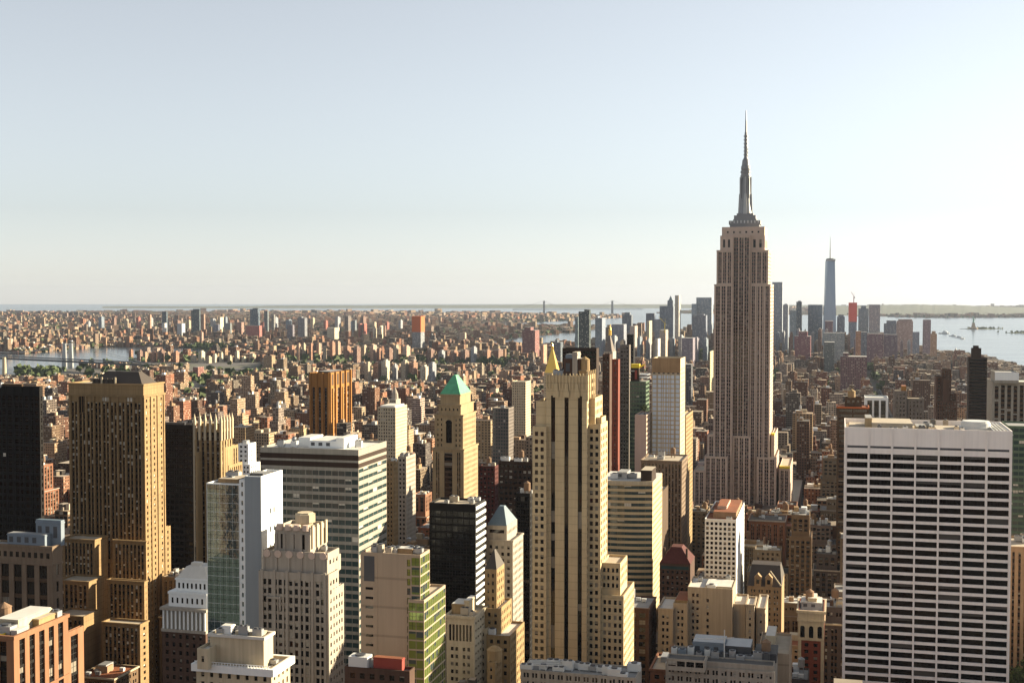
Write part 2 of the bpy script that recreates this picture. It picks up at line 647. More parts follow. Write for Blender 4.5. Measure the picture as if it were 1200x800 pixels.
    def finish(self):
        X, Y = from_grid(*self.org)
        root = empty(self.name, (X, Y, 0), -GA)
        tag(root, self.label, self.cat, self.group)
        if self.wall.f:
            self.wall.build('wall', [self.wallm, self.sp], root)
        for m in self.roofs:
            m.build('roof', self.roof_mat, root)
        if self.roof.f:
            self.roof.build('roof', self.roof_mat, root)
        made = []
        for name, mb, mats, label, pi in self.extra:
            o = mb.build(name, mats, root if pi is None else made[pi])
            if label:
                o['label'] = label
            made.append(o)
        gl, bl, fr, share = WINSET[self.win]
        keyed = []
        for p, w, h, rz in self.wins:
            wx, wy = from_grid(p[0] + self.org[0], p[1] + self.org[1])
            a, b = to_px(wx, wy, p[2] + h / 2)
            vis = -3 < b < self.ybot and -4 < a < 1204
            keyed.append((0 if vis else 1, round(b / 6), self.rnd.random(), p, w, h, rz))
        keyed.sort(key=lambda k: k[:3])
        rest = MB()
        for i, (_, _, _, p, w, h, rz) in enumerate(keyed):
            r = self.rnd.random()
            blind = 0.0
            if r < share:
                blind = self.rnd.choice([0.3, 0.5, 0.5, 0.75, 1.0])
            if i < self.nwin:
                o = bpy.data.objects.new('window', window_mesh(w, h, self.win, [gl, bl, fr], blind))
                COL.objects.link(o)
                o.parent = root
                o.location = p
                o.rotation_euler = (0, 0, rz)
            else:
                c, s_ = math.cos(rz), math.sin(rz)
                l, rr = (p[0] - c * w / 2, p[1] - s_ * w / 2), (p[0] + c * w / 2, p[1] + s_ * w / 2)
                zb = p[2] + h * (1 - blind)
                if blind < .99:
                    rest.quad((*l, p[2]), (*rr, p[2]), (*rr, zb), (*l, zb), 0)
                if blind > .01:
                    rest.quad((*l, zb), (*rr, zb), (*rr, p[2] + h), (*l, p[2] + h), 1)
        if rest.f:
            o = rest.build('window', [gl, bl], root)
            o['kind'] = 'stuff'
        a, b = self.org
        for t in self.T:
            HEROES.append(dict(rect=(t[0] + a, t[1] + a, t[2] + b, t[3] + b), px=(self.px[0], self.px[1]), ytop=self.px[2],
                               ybot=self.ybot, Y=self.Y, mark=self.mark, root=root, z=t[4]))
        return root

# ------------------------------------------------------------------ the buildings one can tell apart, nearest first
def sx_at(b, px, dy=0):
    """local s of a pixel column on the street-side plane of building b"""
    s0, s1, t0, t1, z = b.rect(px, px + 1, px + 2, 500, dy, 1)
    return s0


def zpx(b, py, dy=0):
    return height_at(py, b.Y + dy)


# the white grid slab at the right edge
def grid_slab():
    b = Bld('office_slab', 'big white office slab with seven bays of wide black windows and sunlit rooftop plant', 'skyscraper', 560, 'travertine',
            win='black', roof='roof_tan', mark='the white grid slab', seed=2)
    g = st(bay=10.4, fl=3.955, wf=0.925, hf=0.66, rec=0.55, edge=0.7, mt=12.0)
    k = b.tier(990, 1186.5, None, 505, N=g, E=g, W=g, d=44, par=2.4)
    x0, x1, y0, y1, z1, par, z0 = b.T[k]
    b.piers(k, 8, 0.7, 0.45, face='N', drop=0.0)
    m = MB()
    cell = (x1 - x0 - 1.4) / 7
    for i in range(7):
        m.box(x0 + .7 + cell * i + .5, x0 + .7 + cell * (i + 1) - .5, y0 - .04, y0 - .01, z1 - 9.4, z1 - 8.4)
    b.part('louver_slot', m, 'steel_dark')
    b.penthouse(k, .17, .42, .25, .8, 3.6, 'roof_tan', 'roof_tan')
    b.penthouse(k, .03, .13, .1, .9, 0.9, 'tan_brick', 'roof_tan')
    b.penthouse(k, .44, .50, .2, .5, 2.6, 'cream_stone')
    b.penthouse(k, .57, .73, .12, .75, 1.0, 'terracotta_pale', 'roof_tan')
    b.penthouse(k, .13, .17, .3, .7, 5.6, 'ochre_lime')
    b.penthouse(k, .535, .56, .3, .8, 1.6, 'steel_dark')
    for q in range(10):
        b.cooler(k, b.rnd.uniform(.1, .74), b.rnd.choice([.08, .1, .88, .92]), b.rnd.uniform(1.6, 3), 1.6, b.rnd.uniform(2.6, 3.6), b.rnd.choice(['metal_grey', 'roof_tan', 'steel_dark']))
    x, y = x0 + (x1 - x0) * .82, y0 + (y1 - y0) * .55
    m = MB()
    for r, h0, h1 in ((7.5, 0, 1.6), (6.6, 1.61, 3.6), (6.0, 3.61, 4.4)):
        m.cyl(x, y, z1 - par + h0, z1 - par + h1, r, r, 28)
    b.part('cooling_tower', m, 'metal_white')
    for q in range(5):
        m = MB()
        m.box(x0 + (x1 - x0) * .90 + q * 1.5, x0 + (x1 - x0) * .90 + q * 1.5 + .35, y0 + 3, y1 - 4, z1 - .9, z1 - .3)
        b.part('rail_beam', m, 'metal_white')
    b.cooler(k, .30, .12, 4, 2, 2)
    b.cooler(k, .52, .7, 3, 3, 2.4)
    return b.finish()


grid_slab()


# the fluted limestone tower in the middle
def fluted_tower():
    b = Bld('limestone_tower', 'tall tan limestone tower with three black vertical stripes and a ribbed crown', 'skyscraper', 600, 'lime_tan', sp='black_panel',
            win='dark', roof='roof_tan', mark='the black-striped tower', seed=5)
    w = st(bay=4.6, fl=3.72, wf=.72, hf=.56, pair=2, edge=.35, mt=2.4, mul=.28, rec=.35)
    ws = st(bay=3.9, fl=3.72, wf=.5, hf=.56, pair=1, edge=.6, mt=2.4, rec=.3)
    stripe = st(bay=6.5, fl=11.16, wf=.31, hf=.985, edge=.15, mt=9.9, rec=.75, spr=.70)
    k0 = b.tier(704.5, 731, 743, 698, N=w, W=ws, dy=1)
    b.tier(704.5, 727, 735, 660, N=w, W=ws, dy=4, on=k0)
    k1 = b.tier(624, 640, None, 500, N=w, dy=2, d=26)
    k2 = b.tier(688.6, 704, 712, 497, N=w, W=ws, dy=2)
    k3 = b.tier(640, 688, 697, 440, N=stripe, W=[(1, ws)], dy=0, par=1.2)
    k4 = b.tier(688.8, 697.4, 706, 466, N=st(bay=3.2, fl=12, wf=.6, hf=.94, edge=.2, mt=3), W=ws, dy=5, on=k2)
    b.tier(697.8, 705, 710, 489, N=None, W=ws, dy=7, on=k2)
    b.tier(628, 639.8, None, 470, N=st(bay=3.2, fl=12, wf=.5, hf=.94, edge=.4, mt=3), dy=6, d=18, on=k1)
    b.piers(k3, 13, .62, .4, lo=zpx(b, 456), up=0.9, drop=0)
    b.piers(k3, 5, .6, .5, face='W', lo=zpx(b, 470), up=2.0, drop=0)
    for fx in (0.245, 0.5, 0.755):
        x0, x1, y0 = b.T[k3][0], b.T[k3][1], b.T[k3][2]
        m = MB()
        c = x0 + (x1 - x0) * fx
        za, zb = zpx(b, 466), zpx(b, 450)
        m.box(c - 1.4, c + 1.4, y0 - .75, y0 - .42, za, (za + zb) / 2)
        m.box(c - .9, c + .9, y0 - .75, y0 - .42, (za + zb) / 2, zb)
        b.part('stripe_finial', m, 'lime_tan')
    b.penthouse(k3, .38, .78, .25, .8, 9.0, 'dark_brick', 'roof_grey', win=True)
    b.penthouse(k3, .42, .60, .3, .7, 11.0, 'louver_grey', 'roof_grey')
    b.penthouse(k3, .60, .72, .2, .6, 12.2, 'grey_stone', 'roof_tan')
    b.penthouse(k3, .76, .95, .2, .6, 3.4, 'gold_brick', 'roof_tan')
    b.tank(k3, .88, .35, 2.4, 5.5, 3.0, 'gold_brick')
    b.cooler(k3, .2, .5, 5, 3, 3)
    return b.finish()


fluted_tower()


# art deco stepped tower, lower left centre
def scalloped_tower():
    b = Bld('art_deco_tower', 'pale grey art deco tower with scalloped stepped crown and rooftop drum', 'skyscraper', 480, 'grey_stone',
            win='speck', roof='roof_tan', mark='the scalloped tower', seed=8)
    w = st(bay=4.6, fl=3.42, wf=.80, hf=.66, pair=2, edge=1.4, mt=3.0, rec=.55, spr=.2, mul=.18)
    ws = st(bay=2.9, fl=3.42, wf=.48, hf=.5, edge=.8, mt=3.0, rec=.3)
    up = st(bay=5.0, fl=7.4, wf=.34, hf=.78, edge=1.0, mt=2.6, rec=.6)
    k = b.tier(303, 385, 397, 673, N=w, W=ws, par=1.4)
    b.tier(385.4, 389, 403, 691, N=None, W=ws, dy=3.2)
    k2 = b.tier(308, 384, 397.4, 648, N=up, W=ws, dy=2.2, on=k, par=1.2)
    b.tier(384.4, 386, 399.4, 655, N=None, W=st(bay=2.6, fl=7, wf=.4, hf=.8, edge=.6, mt=2), dy=5, on=k)
    k3 = b.tier(322, 364, 383, 619, N=up, W=st(bay=3.4, fl=8, wf=.4, hf=.8, edge=.8, mt=2), dy=6, on=k2, par=1.2)
    b.piers(k, 6, 1.0, .5, drop=-.6, a0=.034, a1=.966)
    x0, x1, y0, y1, z1, par, z0 = b.T[k2]
    for i in range(6):
        m = MB()
        c = x0 + 1.8 + (x1 - x0 - 3.6) * i / 5
        for j in range(10):
            a0, a1 = math.pi * 2 * j / 10, math.pi * 2 * (j + 1) / 10
            m.tri((c, y0 - .5, z1 - 1.2), (c + 1.5 * math.cos(a0), y0 - .5, z1 - 1.2 + 1.5 * math.sin(a0)), (c + 1.5 * math.cos(a1), y0 - .5, z1 - 1.2 + 1.5 * math.sin(a1)))
            m.quad((c + 1.5 * math.cos(a0), y0 - .5, z1 - 1.2 + 1.5 * math.sin(a0)), (c + 1.5 * math.cos(a0), y0 - .01, z1 - 1.2 + 1.5 * math.sin(a0)),
                   (c + 1.5 * math.cos(a1), y0 - .01, z1 - 1.2 + 1.5 * math.sin(a1)), (c + 1.5 * math.cos(a1), y0 - .5, z1 - 1.2 + 1.5 * math.sin(a1)))
        b.part('scallop', m, 'lime_pink')
    for kk, n, w_ in ((k2, 6, .9), (k3, 5, 1.1)):
        b.piers(kk, n, w_, .45, drop=2.6)
    x0, x1, y0, y1, z1, par, z0 = b.T[k3]
    for i in range(4):
        m = MB()
        c = x0 + 2 + (x1 - x0 - 4) * i / 3
        m.cyl(c, y0 + .2, z1 - 1.0, z1 + 1.2, 1.5, 1.3, 12)
        b.part('crown_shell', m, 'lime_pink')
    for i in range(4):
        m = MB()
        c = y0 + 1.5 + (y1 - y0 - 3) * i / 3
        m.box(x1 + .01, x1 + .6, c - .8, c + .8, z0 + 2, z1 + 1.0)
        b.part('pier', m, 'cream_stone')
    m = MB()
    cx_, cy_ = x0 + (x1 - x0) * .62, (y0 + y1) / 2
    m.cyl(cx_, cy_, z1 - par, z1 + 1.0, 3.2, 3.2, 8)
    m.cyl(cx_, cy_, z1 + 1.0, z1 + 4.2, 4.2, 4.2, 8)
    m.cyl(cx_, cy_, z1 + 4.2, z1 + 4.8, 3.4, 3.2, 8)
    b.part('rooftop_drum', m, 'cream_stone')
    x0, x1, y0, y1, z1, par, z0 = b.T[k]
    m = MB()
    m.box(x0 + 3.6, x0 + 9.5, y0 - .9, y0 - .06, z1 - 10.5, z1 - 9.7)
    m.box(x0 + 3.6, x0 + 4.1, y0 - .75, y0 - .06, z1 - 15, z1 - 10.52)
    m.box(x0 + 9.0, x0 + 9.5, y0 - .75, y0 - .06, z1 - 15, z1 - 10.52)
    b.part('balcony_frame', m, 'grey_stone')
    for q in range(4):
        b.cooler(k2, .2 + .2 * q, .8, 2.4, 1.6, 2.0)
    return b.finish()


scalloped_tower()


# brown brick tower with big roof, left
def terminal_tower():
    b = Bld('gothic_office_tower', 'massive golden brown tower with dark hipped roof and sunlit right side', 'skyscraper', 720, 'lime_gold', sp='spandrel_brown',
            win='dots', roof='roof_tan', mark='the hip-roofed tower', ybot=790, seed=21)
    w = st(bay=5.0, fl=3.75, wf=.76, hf=.58, pair=2, edge=1.3, mt=11.0, rec=.6, spr=.35, mul=.2)
    wl = st(bay=5.0, fl=3.75, wf=.74, hf=.56, pair=2, edge=1.0, mt=2.4, rec=.4, spr=.15, mul=.25)
    ws = st(bay=4.2, fl=3.42, wf=.34, hf=.5, edge=1.2, mt=9.0, rec=.3)
    wsl = st(bay=4.2, fl=3.42, wf=.34, hf=.5, edge=1.2, mt=2.5, rec=.3)
    k = b.tier(80, 168, 192, 450, N=w, W=ws, par=.8)
    b.tier(113, 131, None, 655, N=wl, dy=-1.5, d=1.4)
    b.tier(168.6, 172, 200, 625, N=None, W=wsl, dy=3)
    b.tier(73, 111, None, 632, N=wl, dy=-14, d=13)
    b.tier(132, 171, 172.5, 634, N=wl, W=wsl, dy=-14)
    b.tier(68, 104, None, 681, N=wl, dy=-30, d=15)
    b.tier(126, 169, 173, 681, N=wl, W=wsl, dy=-30)
    k5 = b.tier(120, 164, 174, 731, N=wl, W=wsl, dy=-48)
    b.tier(62, 98, None, 722, N=wl, dy=-48, d=16)
    x0, x1, y0, y1, z1, par, z0 = b.T[k]
    b.piers(k, 10, 1.0, .55, drop=7.5, a0=.017, a1=.983)
    b.piers(k, 4, 1.1, .5, face='W', drop=7.5)
    b.cornice(k, .8, 1.2, drop=6.4)
    b.cornice(k, .5, .9, drop=.1)
    m = MB()
    m.hip(x0 + 12.5, x1 - 2.5, y0 + 3, y1 - 2, z1 - .8, z1 + 6.4, 6.5, 7)
    b.part('hip_roof', m, 'slate_dark')
    m = MB()
    m.box(x0 + 15, x0 + 30, y0 + 1.5, y0 + 3, z1 - .7, z1 + 2.6)
    for i in range(5):
        m.box(x0 + 15.5 + i * 3, x0 + 16.2 + i * 3, y0 + 1.0, y0 + 1.49, z1 - .7, z1 + 3.0)
    b.part('roof_gallery', m, 'slate_dark')
    for fx in (.44, .62):
        m = MB()
        c = x0 + (x1 - x0) * fx
        m.box(c - .5, c + .5, y0 + .5, y0 + .95, z1 - .7, z1 + 3.6)
        b.part('roof_pylon', m, 'cream_stone')
    # tall arched window and paired upper windows of the crown
    for fx, wd, ht in ((.195, 4.6, 8.4),):
        m = MB()
        c = x0 + (x1 - x0) * fx
        m.box(c - wd / 2, c + wd / 2, y0 - .09, y0 - .02, z1 - 17, z1 - 17 + ht)
        for j in range(8):
            a0, a1 = math.pi * j / 8, math.pi * (j + 1) / 8
            zc = z1 - 17 + ht + .01
            m.quad((c, y0 - .09, zc), (c, y0 - .09, zc), (c + wd / 2 * math.cos(a1), y0 - .09, zc + wd / 2 * math.sin(a1)), (c + wd / 2 * math.cos(a0), y0 - .09, zc + wd / 2 * math.sin(a0)))
        i = b.part('arch_window', m, 'glass_dark')
        f = MB()
        for j in range(12):
            a0, a1 = math.pi * j / 12, math.pi * (j + 1) / 12
            for r0, r1 in ((wd / 2, wd / 2 + .8),):
                f.quad((c + r0 * math.cos(a0), y0 - .3, zc + r0 * math.sin(a0)), (c + r1 * math.cos(a0), y0 - .3, zc + r1 * math.sin(a0)),
                       (c + r1 * math.cos(a1), y0 - .3, zc + r1 * math.sin(a1)), (c + r0 * math.cos(a1), y0 - .3, zc + r0 * math.sin(a1)))
        for q in (-.8, .8):
            f.box(c + q - .15, c + q + .15, y0 - .25, y0 - .1, z1 - 17, zc + 1.2)
        b.sub(i, 'frame', f, 'lime_gold')
    for fx in (.5, .8):
        for r in range(3):
            for q in range(3):
                m = MB()
                c = x0 + (x1 - x0) * fx + (q - 1) * 1.9
                m.box(c - .6, c + .6, y0 - .06, y0 - .02, z1 - 10.6 + r * 0 - r * 3.3 + .4, z1 - 8.4 - r * 3.3 + .4) if r == 0 else None
                if m.f:
                    b.part('crown_window', m, 'blind')
    for kk in (3, 4, 5, 6, 7):
        b.cornice(kk, .4, .8)
    return b.finish()


terminal_tower()

# black glass tower at the left edge
b = Bld('glass_tower', 'black glass tower at the left edge with a few pale window specks', 'skyscraper', 640, 'black_panel', win='blackspeck', roof='roof_tan',
        mark='the leftmost black tower', ybot=640, seed=4)
k = b.tier(-62, 46.5, 50, 453, N=[(3, st(bay=3.2, fl=3.7, wf=.7, hf=.6, edge=.5, rec=.2, mt=5)), (1.2, st(bay=3.2, fl=3.7, wf=.7, hf=.6, edge=.5, rec=.2, mt=5))],
           W=st(bay=3.2, fl=3.7, wf=.7, hf=.6, edge=.5, rec=.2, mt=5), par=1)
b.piers(k, 12, .35, .25)
b.penthouse(k, .2, .8, .3, .8, 2.2, 'spandrel_brown', 'roof_tan')
b.clutter(k, 3, 0)
b.finish()

# brown low block with blue-grey plant on the roof, left
b = Bld('office_building', 'brown stone office block with grey blue rooftop plant beside the golden brown tower', 'office building', 560, 'brown_stone', sp='spandrel_brown',
        win='brown', roof='roof_grey', mark='the brown stone block', ybot=712, seed=31)
wb = st(bay=6.2, fl=7.6, wf=.62, hf=.76, edge=1.5, mt=9.0, rec=.7, spr=.2)
k = b.tier(-20, 61, 73, 640, N=wb, W=st(bay=6, fl=7.6, wf=.3, hf=.6, edge=1, mt=9), par=.8)
b.cornice(k, .5, 1.0)
b.cornice(k, .35, .6, drop=8.2, name='band')
x0, x1, y0, y1, z1, par, z0 = b.T[k]
for i in range(11):
    m = MB()
    c = x0 + 2.2 + (x1 - x0 - 4.4) * i / 10
    m.box(c - .8, c + .8, y0 - .06, y0 - .02, z1 - 5.6, z1 - 3.2)
    b.part('frieze_window', m, 'glass_brown')
b.penthouse(k, .34, .88, .12, .72, 5.6, 'louver_grey', 'roof_grey', win=True)
b.penthouse(k, .66, 1.02, .75, 1.1, 11.5, 'louver_grey', 'slate_blue', win=True)
b.clutter(k, 2, 0)
b.finish()

# orange brown building in the lower left corner
b = Bld('loft_building', 'orange brown building in the lower left corner with tall dark window strips', 'office building', 330, 'terracotta', sp='black_panel',
        win='dark', roof='roof_tar', mark='the orange corner building', seed=37)
wo_ = st(bay=4.6, fl=3.9, wf=.56, hf=.80, edge=1.4, mt=1.6, rec=.5, spr=.25)
k = b.tier(-40, 16, 80, 745, N=wo_, W=[(1, wo_)], par=1.6)
b.cornice(k, .35, 1.0)
b.cornice(k, .25, .6, drop=17, name='band')
b.penthouse(k, .82, .95, .1, .3, 2.4, 'metal_grey', 'roof_white')
b.penthouse(k, .5, .7, .05, .18, 1.6, 'yellow_paint', 'roof_tan')
b.tier(72, 76, 98, 742, N=None, W=wo_, dy=26, par=1.0)
b.penthouse(k, .35, .8, .25, .85, 4.2, 'cream_stone', 'roof_white')
b.penthouse(k, .8, .94, .5, .8, 3.0, 'gold_brick', 'roof_tan')
b.clutter(k, 6, 0)
b.tank(k, .2, .5, 2.0, 3.6, 2.2)
b.finish()

# white domed-roof classical building
b = Bld('classical_building', 'dark brick building topped by white stepped temple storeys and a pale sloped roof', 'office building', 540, 'dark_brick', sp='dark_brick',
        win='brown', roof='roof_grey', mark='the temple-topped building', ybot=795, seed=41)
k = b.tier(190, 241, None, 740, N=st(bay=3.2, fl=3.6, wf=.4, hf=.5, edge=.8, mt=2, rec=.3), W=None, d=22)
x0, x1, y0, y1, z1, par, z0 = b.T[k]
m = MB()
zt = zpx(b, 714)
m.box(x0, x1, y0 + .8, y1, z1 - 1, zt - 1.2)
m.box(x0 - .7, x1 + .7, y0 - .7, y1 + .4, zt - 1.19, zt)
m.box(x0 - .3, x1 + .3, y0 - .4, y1, z1 - .99, z1 + .3)
b.part('colonnade_wall', m, 'grey_stone')
for i in range(11):
    c = MB()
    c.cyl(x0 + .6 + (x1 - x0 - 1.2) * i / 10, y0 + .3, z1 + .31, zt - 1.2, .45, .4, 10, cap=False)
    b.part('column', c, 'white_conc')
z2, z3, z4 = zpx(b, 697), zpx(b, 682), zpx(b, 669)
m = MB()
m.box(x0 + 2.2, x1 - .6, y0 + 2, y1 - 2, zt + .01, z2)
m.box(x0 + 1.9, x1 - .3, y0 + 1.7, y1 - 1.7, z2 - .8, z2 + .2)
m.box(x0 + 4.6, x1 - .8, y0 + 4, y1 - 3, z2 + .21, z3)
m.box(x0 + 4.3, x1 - .5, y0 + 3.7, y1 - 2.7, z3 - .5, z3 + .2)
i0 = b.part('attic', m, 'white_conc')
for zz, xa, xb, yy in ((zt + 1.6, x0 + 2.9, x1 - 1.4, y0 + 2), (z2 + 1.4, x0 + 5.2, x1 - 1.4, y0 + 4)):
    for i in range(7):
        m = MB()
        c = xa + (xb - xa) * (i + .5) / 7
        m.box(c - .42, c + .42, yy - .05, yy - .01, zz, zz + 2.4)
        b.sub(i0, 'attic_window', m, 'glass_dark')
m = MB()
m.hip(x0 + 4.9, x1 - 1, y0 + 4.2, y1 - 3.2, z3 + .21, z4, 3.2, 3.0)
m.box((x0 + x1) / 2 - .6, (x0 + x1) / 2 + 3.6, y0 + 8, y0 + 11, z4 - .2, z4 + 1.6)
b.part('sloped_roof', m, 'roof_white')
b.finish()

# glass and white slab pair
b = Bld('glass_slab', 'teal mirror glass block joined to a tall windowless white slab', 'skyscraper', 500, 'white_conc', win='curtain', roof='roof_tan',
        mark='the mirror-glass slab', ybot=735, seed=45)
gl = st(bay=2.9, fl=3.7, wf=.985, hf=.975, edge=.15, mt=.5, rec=.06, spr=.03)
k = b.tier(242, 280, None, 567, N=gl, d=24, par=.8)
k2 = b.tier(287, 306, 331, 558, N=None, W=[(1, None), (1.9, st(bay=3.8, fl=7.4, wf=.42, hf=.3, edge=1.4, mt=14, rec=.3)), (1.0, None)], par=.8, dy=-3)
k3 = b.tier(280.3, 286.8, None, 562, N=st(bay=2.2, fl=3.7, wf=.5, hf=.5, edge=.4, mt=1), d=26, dy=-1, par=.6)
x0, x1, y0, y1, z1, par, z0 = b.T[k2]
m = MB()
m.box(x0 + .02, x1 - .02, y0 - .25, y0 - .02, 0, z1 - .3)  # thin sheet painting shade onto the white slab's street face
b.part('painted_shade_sheet', m, 'white_conc_shaded')
b.penthouse(k2, .1, .9, .15, .5, 1.6, 'steel_dark')
b.penthouse(k, .1, .7, .3, .8, 1.6, 'tan_brick', 'roof_tan')
b.clutter(k, 3, 0)
b.finish()

# cream building, bottom, with white terrace band
b = Bld('cream_building', 'cream building at the bottom edge with a bright white terrace band', 'office building', 430, 'cream_stone', sp='ochre_lime',
        win='brown', roof='roof_white', mark='the white-banded building', seed=51)
wc = st(bay=3.6, fl=3.8, wf=.38, hf=.56, edge=.8, mt=2.6, rec=.4)
k = b.tier(230, 318, 340, 783, N=wc, W=wc, par=1.0)
k2 = b.tier(246, 309, 320, 746, N=st(bay=5.6, fl=8.5, wf=.7, hf=.72, edge=.8, mt=3.2, rec=.9), W=None, dy=3, on=k, par=.8)
b.tier(231, 244, None, 760, N=wc, dy=2, d=14, on=k)
b.cornice(k, 1.3, 2.6, mat='white_conc', name='terrace_band')
b.cornice(k2, .6, 1.0, mat='roof_white')
b.penthouse(k2, .16, .34, .3, .7, 3.2, 'white_conc', 'roof_white')
b.penthouse(k2, .4, .9, .4, .9, 1.4, 'cream_stone', 'roof_white')
b.clutter(k2, 5, 0, .6)
b.cooler(k, .9, .5, 3, 2, 1.8)
x0, x1, y0, y1, z1, par, z0 = b.T[k]
m = MB()
for i in range(26):
    c = x0 + .6 + (x1 - x0 - 1.2) * i / 25
    m.box(c - .12, c + .12, y0 - 1.25, y0 - 1.05, z1 + .01, z1 + .9)
m.box(x0, x1, y0 - 1.28, y0 - 1.02, z1 + .91, z1 + 1.1)
b.part('balustrade', m, 'white_conc')
b.finish()

# wide banded slab
b = Bld('office_slab', 'wide flat-roofed slab with dark green glass bands and sunlit white end', 'skyscraper', 600, 'dusky_stone', sp='dusky_stone',
        win='teal', roof='roof_white', mark='the green-banded slab', ybot=780, seed=57)
bd = st(bay=3.4, fl=3.95, wf=.94, hf=.60, edge=.25, mt=10.5, rec=.3)
k = b.tier(305, 420, 453, 527, N=bd, W=st(bay=6, fl=3.95, wf=.96, hf=.45, edge=.2, mt=9.5, rec=.3), par=.9)
x0, x1, y0, y1, z1, par, z0 = b.T[k]
for zz in (3.6, 7.2):
    m = MB()
    m.box(x0 + .05, x1 - .05, y0 - .1, y0 - .02, z1 - zz - 1.6, z1 - zz + .9)
    m.box(x1 + .02, x1 + .1, y0 + .05, y1 - .05, z1 - zz - 1.6, z1 - zz + .5)
    b.part('louver_band', m, 'dark_brown_panel')
b.penthouse(k, .28, .40, .35, .75, 4.5, 'white_conc', 'roof_white')
b.penthouse(k, .42, .70, .25, .8, 3.6, 'white_conc', 'roof_white', win=True)
b.penthouse(k, .70, .78, .25, .7, 5.2, 'white_conc', 'roof_white')
b.clutter(k, 14, 0, .7)
b.finish()

# blank concrete building with green glass side
b = Bld('office_building', 'blank concrete wall building with green glass side stepping down to the right', 'office building', 468, 'conc_pink', sp='glass_green',
        win='green', roof='roof_tan', mark='the blank-walled building', ybot=790, seed=61)
gw = st(bay=2.4, fl=3.6, wf=.95, hf=.84, edge=.2, mt=1.2, rec=.12)
k2 = b.tier(478, 497, 522, 703, N=gw, W=gw, dy=-2, par=.8)
k = b.tier(422.5, 492.5, 503.5, 650, N=[(14, None), (40, None), (5, st(bay=3, fl=3.6, wf=.9, hf=.7, mt=2, edge=.1)), (11, gw)], W=gw, dy=0, par=1.0)
x0, x1, y0, y1, z1, par, z0 = b.T[k]
m = MB()
m.box(x0 + 1.4, x0 + 5.6, y0 - .06, y0 - .02, z1 - 11, z1 - 1.4)
b.part('louver', m, 'steel_dark')
for r in range(14):
    m = MB()
    m.box(x0 + 2.0, x0 + 5.0, y0 - .06, y0 - .02, z1 - 14.2 - r * 3.6, z1 - 13.3 - r * 3.6)
    b.part('slot_window', m, 'glass_dark')
m = MB()
m.box(x0 + 6.4, x0 + 6.8, y0 - .12, y0 - .01, 0, z1 - .2)
b.part('joint', m, 'conc_pink')
b.clutter(k, 7, 0, .8)
b.penthouse(k, .55, .8, .4, .8, 2.2, 'tan_brick', 'roof_white')
b.finish()

# low dark building with a red penthouse
b = Bld('low_building', 'low dark building with a bright red penthouse below the blank concrete wall', 'office building', 430, 'dark_brick', win='brown', roof='roof_tar', seed=66,
        mark='the red-penthouse building')
k = b.tier(404, 480, 486, 786, N=st(bay=3.6, fl=3.8, wf=.5, hf=.5, rec=.3), W=None, par=.9)
b.penthouse(k, .42, .86, .3, .8, 4.4, 'red_paint', 'rust_roof')
b.cooler(k, .2, .5, 7, 5, 4.4, 'metal_white')
b.cooler(k, .32, .75, 4, 3, 3, 'metal_grey')
b.finish()

# black glass slab mid-left
b = Bld('glass_tower', 'black glass slab with striped white sunlit side under the green-roofed tower', 'skyscraper', 640, 'black_panel', sp='black_panel', win='blackplain', roof='roof_tan',
        mark='the black glass slab', ybot=705, seed=71)
bg_ = st(bay=3.0, fl=3.8, wf=.9, hf=.7, edge=.2, mt=4, rec=.12)
k = b.tier(503, 557, 568.5, 591, N=bg_, W=None, par=1)
x0, x1, y0, y1, z1, par, z0 = b.T[k]
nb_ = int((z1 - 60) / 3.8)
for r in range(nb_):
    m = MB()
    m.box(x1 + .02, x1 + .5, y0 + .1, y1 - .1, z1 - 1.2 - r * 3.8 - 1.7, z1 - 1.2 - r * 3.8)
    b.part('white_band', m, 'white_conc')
b.clutter(k, 6, 0, .8)
b.finish()

# slim tower with slate pyramid
b = Bld('slim_tower', 'slim pale tower capped by a grey blue slate pyramid', 'skyscraper', 660, 'grey_stone', sp='cream_stone', win='brown', roof='roof_grey',
        mark='the slate-pyramid tower', ybot=738, seed=75)
w = st(bay=3.0, fl=3.6, wf=.46, hf=.5, edge=.8, mt=3, rec=.3)
k0 = b.tier(570, 601, 613, 633, N=w, W=w, par=1)
k = b.tier(570.5, 594, 606, 616, N=st(bay=9, fl=3.6, wf=.86, hf=.5, edge=.8, mt=2.2, rec=.4), W=w, dy=1.5, on=k0, par=0)
x0, x1, y0, y1, z1, par, z0 = b.T[k]
m = MB()
m.hip(x0 + .2, x1 - .2, y0 + .2, y1 - .2, z1 + .01, zpx(b, 597), (x1 - x0) * .36, (y1 - y0) * .42)
b.part('pyramid_roof', m, 'slate_blue')
b.cornice(k0, .4, .8)
b.finish()

# stepped golden building with a small dark pyramid
b = Bld('stepped_building', 'golden stepped building with a small dark green pyramid between black slab and tan tower', 'office building', 562, 'gold_brick', sp='spandrel_brown',
        win='brown', roof='roof_white', mark='the small-pyramid building', seed=79)
w = st(bay=2.8, fl=3.5, wf=.42, hf=.5, edge=.7, mt=2, rec=.3)
k = b.tier(568, 582, 591, 667, N=w, W=w, par=0, dy=2)
x0, x1, y0, y1, z1, par, z0 = b.T[k]
m = MB()
m.hip(x0, x1, y0, y1, z1 + .01, zpx(b, 648), (x1 - x0) * .46, (y1 - y0) * .42)
b.part('pyramid_roof', m, 'slate_dark')
b.tier(568, 586, 599.5, 713, N=w, W=w, dy=-2)
b.tier(570, 598, 614.5, 745, N=w, W=w, dy=-8)
b.clutter(2, 2, 0)
b.finish()

